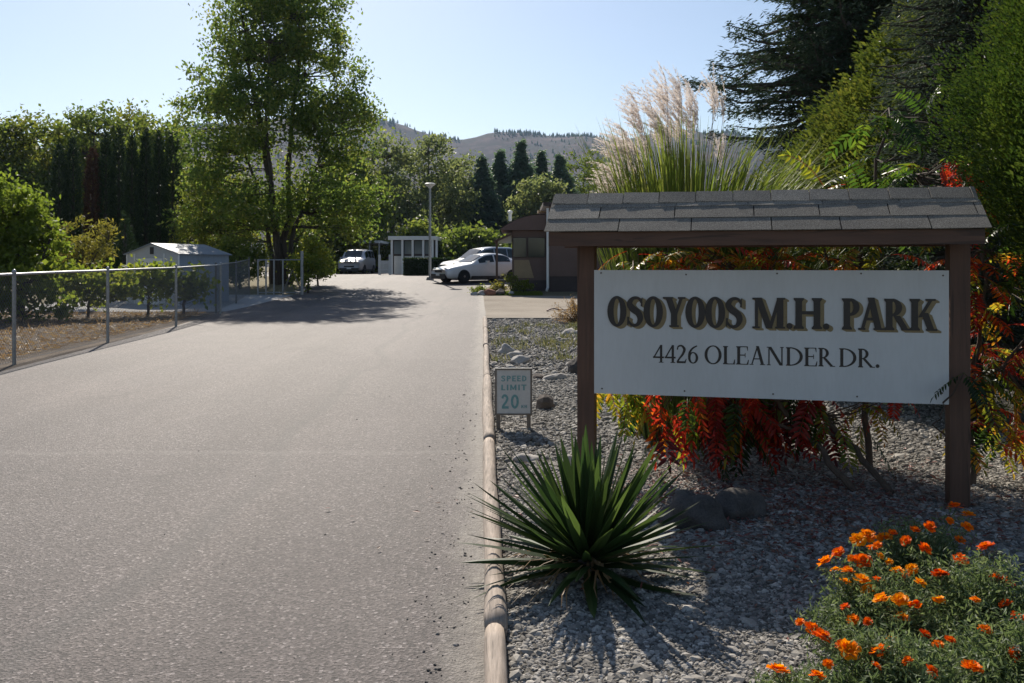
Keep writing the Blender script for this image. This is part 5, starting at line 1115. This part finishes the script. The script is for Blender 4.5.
# ------------------------------------------------------------------ cars
def car(name, label, cat, loc, rz, L, Wd, st, cab, body, wheels, wr, lower='black', win=()):
    """st: stations (x, z bottom, z belt, z top, half-width belt, half-width top); front at x = 0"""
    t = thing(name, label, cat, loc, rz)
    xs = np.linspace(0, L, 44); S = np.array(st); I = lambda k: np.interp(xs, S[:, 0], S[:, k])
    zb, zl, zt, wl, wt = (I(k) for k in range(1, 6)); 
    def sm(a):
        return np.convolve(np.pad(a, 1, 'edge'), [.25, .5, .25], 'valid')
    zl, zt, wl, wt = sm(zl), sm(zt), sm(wl), sm(wt)
    ring = []
    for x, b, l, tp, w, u in zip(xs, zb, zl, zt, wl, wt):
        ring.append([(x, 0, b), (x, w*.86, b), (x, w*.98, b+.12), (x, w, (b+l)/2), (x, w*.985, l-.05), (x, w*.95, l), (x, u+(w*.95-u)*.12, l+(tp-l)*.9), (x, u*.82, tp), (x, 0, tp+.015)])
    ring = np.array(ring); R2 = ring[:, ::-1].copy(); R2[:, :, 1] *= -1; full = np.concatenate([ring, R2[:, 1:-1]], 1); n = full.shape[1]
    mb = MB(); i = np.arange(len(xs)-1)[:, None]*n; j = np.arange(n)[None]; k = (j+1) % n
    mb.add(full.reshape(-1, 3), [np.stack([i+j, i+k, i+n+k, i+n+j], -1).reshape(-1, 4), np.arange(n)[None], (np.arange(n)+(len(xs)-1)*n)[::-1][None]])
    b = mb.build('body', M[body], t, smooth=True)
    prof = lambda x: [np.interp(x, xs, a) for a in (zb, zl, zt, wl, wt)]
    def sidepane(xa, xb, sg, f0=.12, f1=.84):
        m = MB(); q = []
        for x in np.linspace(xa, xb, 6):
            _, l, tp, w, u = prof(x); y0 = w*.95; y1 = u+(w*.95-u)*.12
            for f in (f0, f1): q.append((x, sg*(y0+(y1-y0)*f/.9+.012), l+(tp-l)*f))
        i = np.arange(5)*2; m.add(q, np.stack([i, i+2, i+3, i+1], -1)); m.build('side_window', M['glass'], t)
    for sg in (1, -1):
        for a, c in win: sidepane(a, c, sg)
    for kind, xa, xb in cab:
        m = MB(); q = []; e = .02
        for x in np.linspace(xa, xb, 6):
            _, l, tp, w, u = prof(x)
            for y in (-1, -.5, 0, .5, 1): q.append((x-(e if kind == 'windshield' else -e)*.6, y*u*.84, tp+.018+e-abs(y)*.012))
        i = (np.arange(5)[:, None]*5+np.arange(4)[None]).ravel(); m.add(q, np.stack([i, i+1, i+6, i+5], -1)); m.build(kind, M['glass'], t)
    for x in wheels:
        for sg in (1, -1):
            _, _, _, w, _ = prof(x); m = MB(); m.lathe([(wr*.6,-.10),(wr*.95,-.10),(wr,-.06),(wr,.06),(wr*.95,.10),(wr*.6,.10)], (x, sg*(w-.07), wr), 22, 'y'); ty = m.build('wheel', M['tyre'], t)
            m = MB(); yy = sg*(w-.07+.085)
            for q in range(7):
                a = q*2*PI/7; m.obox((x, yy, wr), (math.cos(a), 0, math.sin(a)), (0, 1, 0), (-math.sin(a), 0, math.cos(a)), (.03, -.012, -.028), (wr*.58, .012, .028))
            m.lathe([(wr*.56,-.012),(wr*.62,-.012),(wr*.62,.014),(wr*.56,.014)], (x, yy, wr), 20, 'y'); m.lathe([(.001,-.02),(.05,-.02),(.05,.02),(.001,.02)], (x, yy, wr), 10, 'y'); m.build('rim', M['rim'], ty)
    m = MB(); m.box((-.05, -.16, .36), (-.036, .16, .46)); m.build('number_plate', M['white2'], t)
    m = MB(); _, _, _, w, _ = prof(.1); m.box((-.012, -w*.45, .5), (.06, w*.45, .6)); m.build('grille', M['black'], t)
    for x, zz, nm, mt in ((.06, .66, 'headlight', 'headlight'), (L-.05, .8, 'taillight', 'taillight')):
        for sg in (1, -1):
            _, _, _, w, _ = prof(x); m = MB(); m.lathe([(.001,-.05),(.09,-.04),(.11,0),(.09,.04),(.001,.05)], (x+(.04 if x < 1 else -.04), sg*(w*.72), zz), 12, 'x'); m.V[0][:, 2] = zz+(m.V[0][:, 2]-zz)*.65; m.V[0][:, 1] = sg*w*.72+(m.V[0][:, 1]-sg*w*.72)*1.5; m.build(nm, M[mt], t)
    _, _, _, w, _ = prof(.25); m = MB(); m.box((-.035, -w*.8, .2), (.2, w*.8, .44)); m.build('front_bumper', M[lower], t); _, _, _, w, _ = prof(L-.25); m = MB(); m.box((L-.2, -w*.8, .25), (L+.04, w*.8, .5)); m.build('rear_bumper', M[lower], t)
    for sg in (1, -1):
        m = MB(); m.box((wheels[0]+wr+.08, sg*(prof(L/2)[3]-.02)-.015, .2), (wheels[1]-wr-.08, sg*(prof(L/2)[3]-.02)+.03, .34)); m.build('sill', M[lower], t)
    for sg in (1, -1):
        m = MB(); x = cab[0][2]+.05; _, l, _, w, _ = prof(x); m.obox((x, sg*(w+.02), l+.06), (1,0,0), (0,1,0), (0,0,1), (-.08, -.03 if sg > 0 else -.13, -.06), (.05, .13 if sg > 0 else .03, .07)); m.build('mirror', M[body], t)
        m = MB(); m.box((L*.52, sg*(w-.005)-.01, l-.14), (L*.52+.16, sg*(w-.005)+.022, l-.11)); m.build('door_handle', M[body], t)
    return t
def cars():
    Y = 42.6; p = at(437, 280, Y)
    sed = [(0,.3,.58,.62,.62,.5),(.15,.22,.66,.72,.78,.6),(.9,.2,.82,.86,.86,.68),(1.35,.2,.9,.93,.87,.7),(2.15,.2,.93,1.36,.88,.6),(2.7,.2,.95,1.43,.88,.6),(3.3,.2,.97,1.38,.88,.58),(3.95,.22,.98,1.08,.86,.62),(4.4,.26,.97,1.02,.8,.62),(4.6,.36,.9,.95,.68,.55)]
    car('sedan', 'white sedan parked sideways behind the lamp post', 'car', (p[0]+.1, Y-.4, gz(Y)), math.radians(35), 4.6, 1.76, sed, [('windshield', 1.42, 2.1), ('rear_window', 3.35, 3.9)], 'car_white', (.9, 3.6), .32, win=((1.75, 2.6), (2.68, 3.55)))
    Y = 46.2; p = at(443, 275, Y)
    suv = [(0,.36,.68,.74,.66,.5),(.15,.28,.82,.9,.82,.62),(.95,.26,.98,1.02,.9,.72),(1.2,.26,1.02,1.06,.9,.72),(1.95,.26,1.06,1.6,.92,.66),(2.6,.26,1.07,1.7,.92,.68),(3.7,.26,1.08,1.68,.92,.68),(4.2,.28,1.06,1.45,.9,.66),(4.4,.4,1.0,1.1,.84,.64)]
    car('suv', 'silver grey sport utility car parked behind the white sedan', 'car', (p[0]+.1, Y, gz(Y)), math.radians(35), 4.4, 1.84, suv, [('windshield', 1.28, 1.9), ('rear_window', 3.85, 4.25)], 'car_silver', (.9, 3.5), .36, win=((1.6, 2.5), (2.58, 3.3), (3.38, 3.85)))
    Y = 66; van = [(0,.34,.8,.86,.74,.6),(.15,.28,.95,1.02,.86,.68),(.8,.26,1.05,1.12,.92,.74),(1.0,.26,1.08,1.18,.92,.74),(1.7,.26,1.1,1.72,.93,.72),(2.3,.26,1.1,1.8,.93,.74),(4.2,.26,1.1,1.78,.93,.74),(4.55,.3,1.08,1.5,.9,.72),(4.65,.4,1.0,1.12,.84,.7)]
    p = at(354, 273, Y)
    car('van', 'pale van facing the road under the carport', 'van', (p[0]+.05, Y-2.3, gz(Y)), math.radians(86), 4.65, 1.86, van, [('windshield', 1.05, 1.68), ('rear_window', 4.2, 4.5)], 'car_van', (.9, 3.7), .34, win=((1.45, 2.3), (2.4, 3.3), (3.4, 4.1)))
cars()

# ------------------------------------------------------------------ the little bed by the trailer, dry shrub, hose
def small_things():
    Y = 36.6
    b = [((-1.3), 36.0, .32, 'leaf_vine', 'low leafy plant at the left of the small bed before the trailer'), (-.55, 36.3, .45, 'leaf_yel', 'yellowish flowering plant beside the awning post'), (-.05, 36.2, .9, 'leaf_bg2', 'tallest leafy plant in the small bed before the trailer'), (.45, 36.4, .6, 'leaf_vine', 'round leafy plant at the right of the small bed before the trailer')]
    for x, y, h, mt, lb in b:
        broadleaf('garden_plant', lb, (x, y, gz(y)), [([(0,0,0),(0,0,h*.7)], .02)], [(0,0,h*.55,.38,.3,h*.5)], 20, 34, .1, .08, M[mt], 'plants in the bed before the trailer', 'plant', .2, .006)
    for px, lb, mt, s in ((471, 'pale stone at the left end of the small bed before the trailer', 'rock_pale', .16), (478, 'second pale stone from the left edging the small bed before the trailer', 'rock_pale', .2), (486, 'reddish stone edging the small bed before the trailer', 'rock_red', .26), (497, 'dark pointed stone in the small bed in front of the awning post', 'rock_dark', .26), (508, 'white stone in the small bed left of the bay window', 'rock_pale', .17)):
        y = 35.6+rng.uniform(-.1, .2); boulder('stone', lb, px+3, 0, y, s, s*.8, s*.8, M[mt], sub=2)
    mb = MB(); n = 5000; P = np.stack([rng.uniform(-1.6, 1.2, n), rng.uniform(35.5, 37, n), np.zeros(n)], -1); P[:, 2] = np.interp(P[:, 1], GY, GZ)+.03; d = nrm(rng.normal(0, .6, (n, 3))+[0,0,1]); mb.quads(P, d, rng.normal(0, 1, (n, 3)), .14, .03); setting(mb.build('ground_cover', M['leaf_shrub']), 'stuff', 'green ground cover around the stones before the trailer', 'ground cover')
    # dry shrub at the end of the bed, with pale weathered scraps
    y = 22.6; x = (572-CX)/F*y; fo, st = MB(), MB(); t = thing('dry_shrub', 'brown dry shrub beside the left sign post at the end of the gravel', 'shrub', (x+.1, y, gz(y)))
    for k in range(90):
        a = rng.uniform(0, 6.28); e = rng.uniform(.1, 1.3); L = rng.uniform(.3, .75); q = np.array([math.cos(a)*math.cos(e), math.sin(a)*math.cos(e), math.sin(e)])*L; st.tube([(0,0,0), q*.6+[0,0,.06], q], [.009, .006, .003], 4, False)
        m = 30; c = q*rng.uniform(.5, 1.05, (m, 1))+rng.normal(0, .04, (m, 3)); fo.quads(c, rng.normal(0, 1, (m, 3)), rng.normal(0, 1, (m, 3)), .05, .02)
    st.build('stems', M['stalk'], t); fo.build('foliage', M['dry'], t)
    for i, (px, py, s, lb) in enumerate(((569, 327, .22, 'pale whitish rock in front of the dry shrub'), (579, 329, .18, 'pale whitish rock touching the left sign post in front of the dry shrub'))): boulder('stone', lb, px, py, 19.6-.3*i, s, s*.7, s*.5, M['rock_pale'], sub=2)
    xs = np.linspace(0, 1, 16); y0 = 27; P = np.stack([(547+30*xs-CX)/F*(y0+1.5*xs), y0+1.5*xs+.35*np.sin(xs*7), np.zeros(16)], -1); P[:, 2] = np.interp(P[:, 1], GY, GZ)+.03+.02*np.sin(xs*9)
    o = P[0].copy(); mb = MB(); mb.tube(P, .022, 6); tag(mb.build('garden_hose', M['hose'], off=o, loc=o), 'brownish hose lying on the gravel drive before the trailer', 'hose')
small_things()

# ------------------------------------------------------------------ the hazy air
def haze():
    m = bpy.data.materials.new('haze_air'); m.use_nodes = True; t = m.node_tree; t.nodes.clear()
    v = t.nodes.new('ShaderNodeVolumePrincipled'); v.inputs['Color'].default_value = (.52, .70, 1, 1); v.inputs['Density'].default_value = HAZE; v.inputs['Anisotropy'].default_value = .3
    o = t.nodes.new('ShaderNodeOutputMaterial'); t.links.new(v.outputs[0], o.inputs['Volume'])
    mb = MB(); mb.box((-3100, -40, -1.2), (3100, 4100, 340)); setting(mb.build('haze', m), 'stuff', 'thin bluish haze filling the valley air', 'haze')
HAZE = .00010
haze()
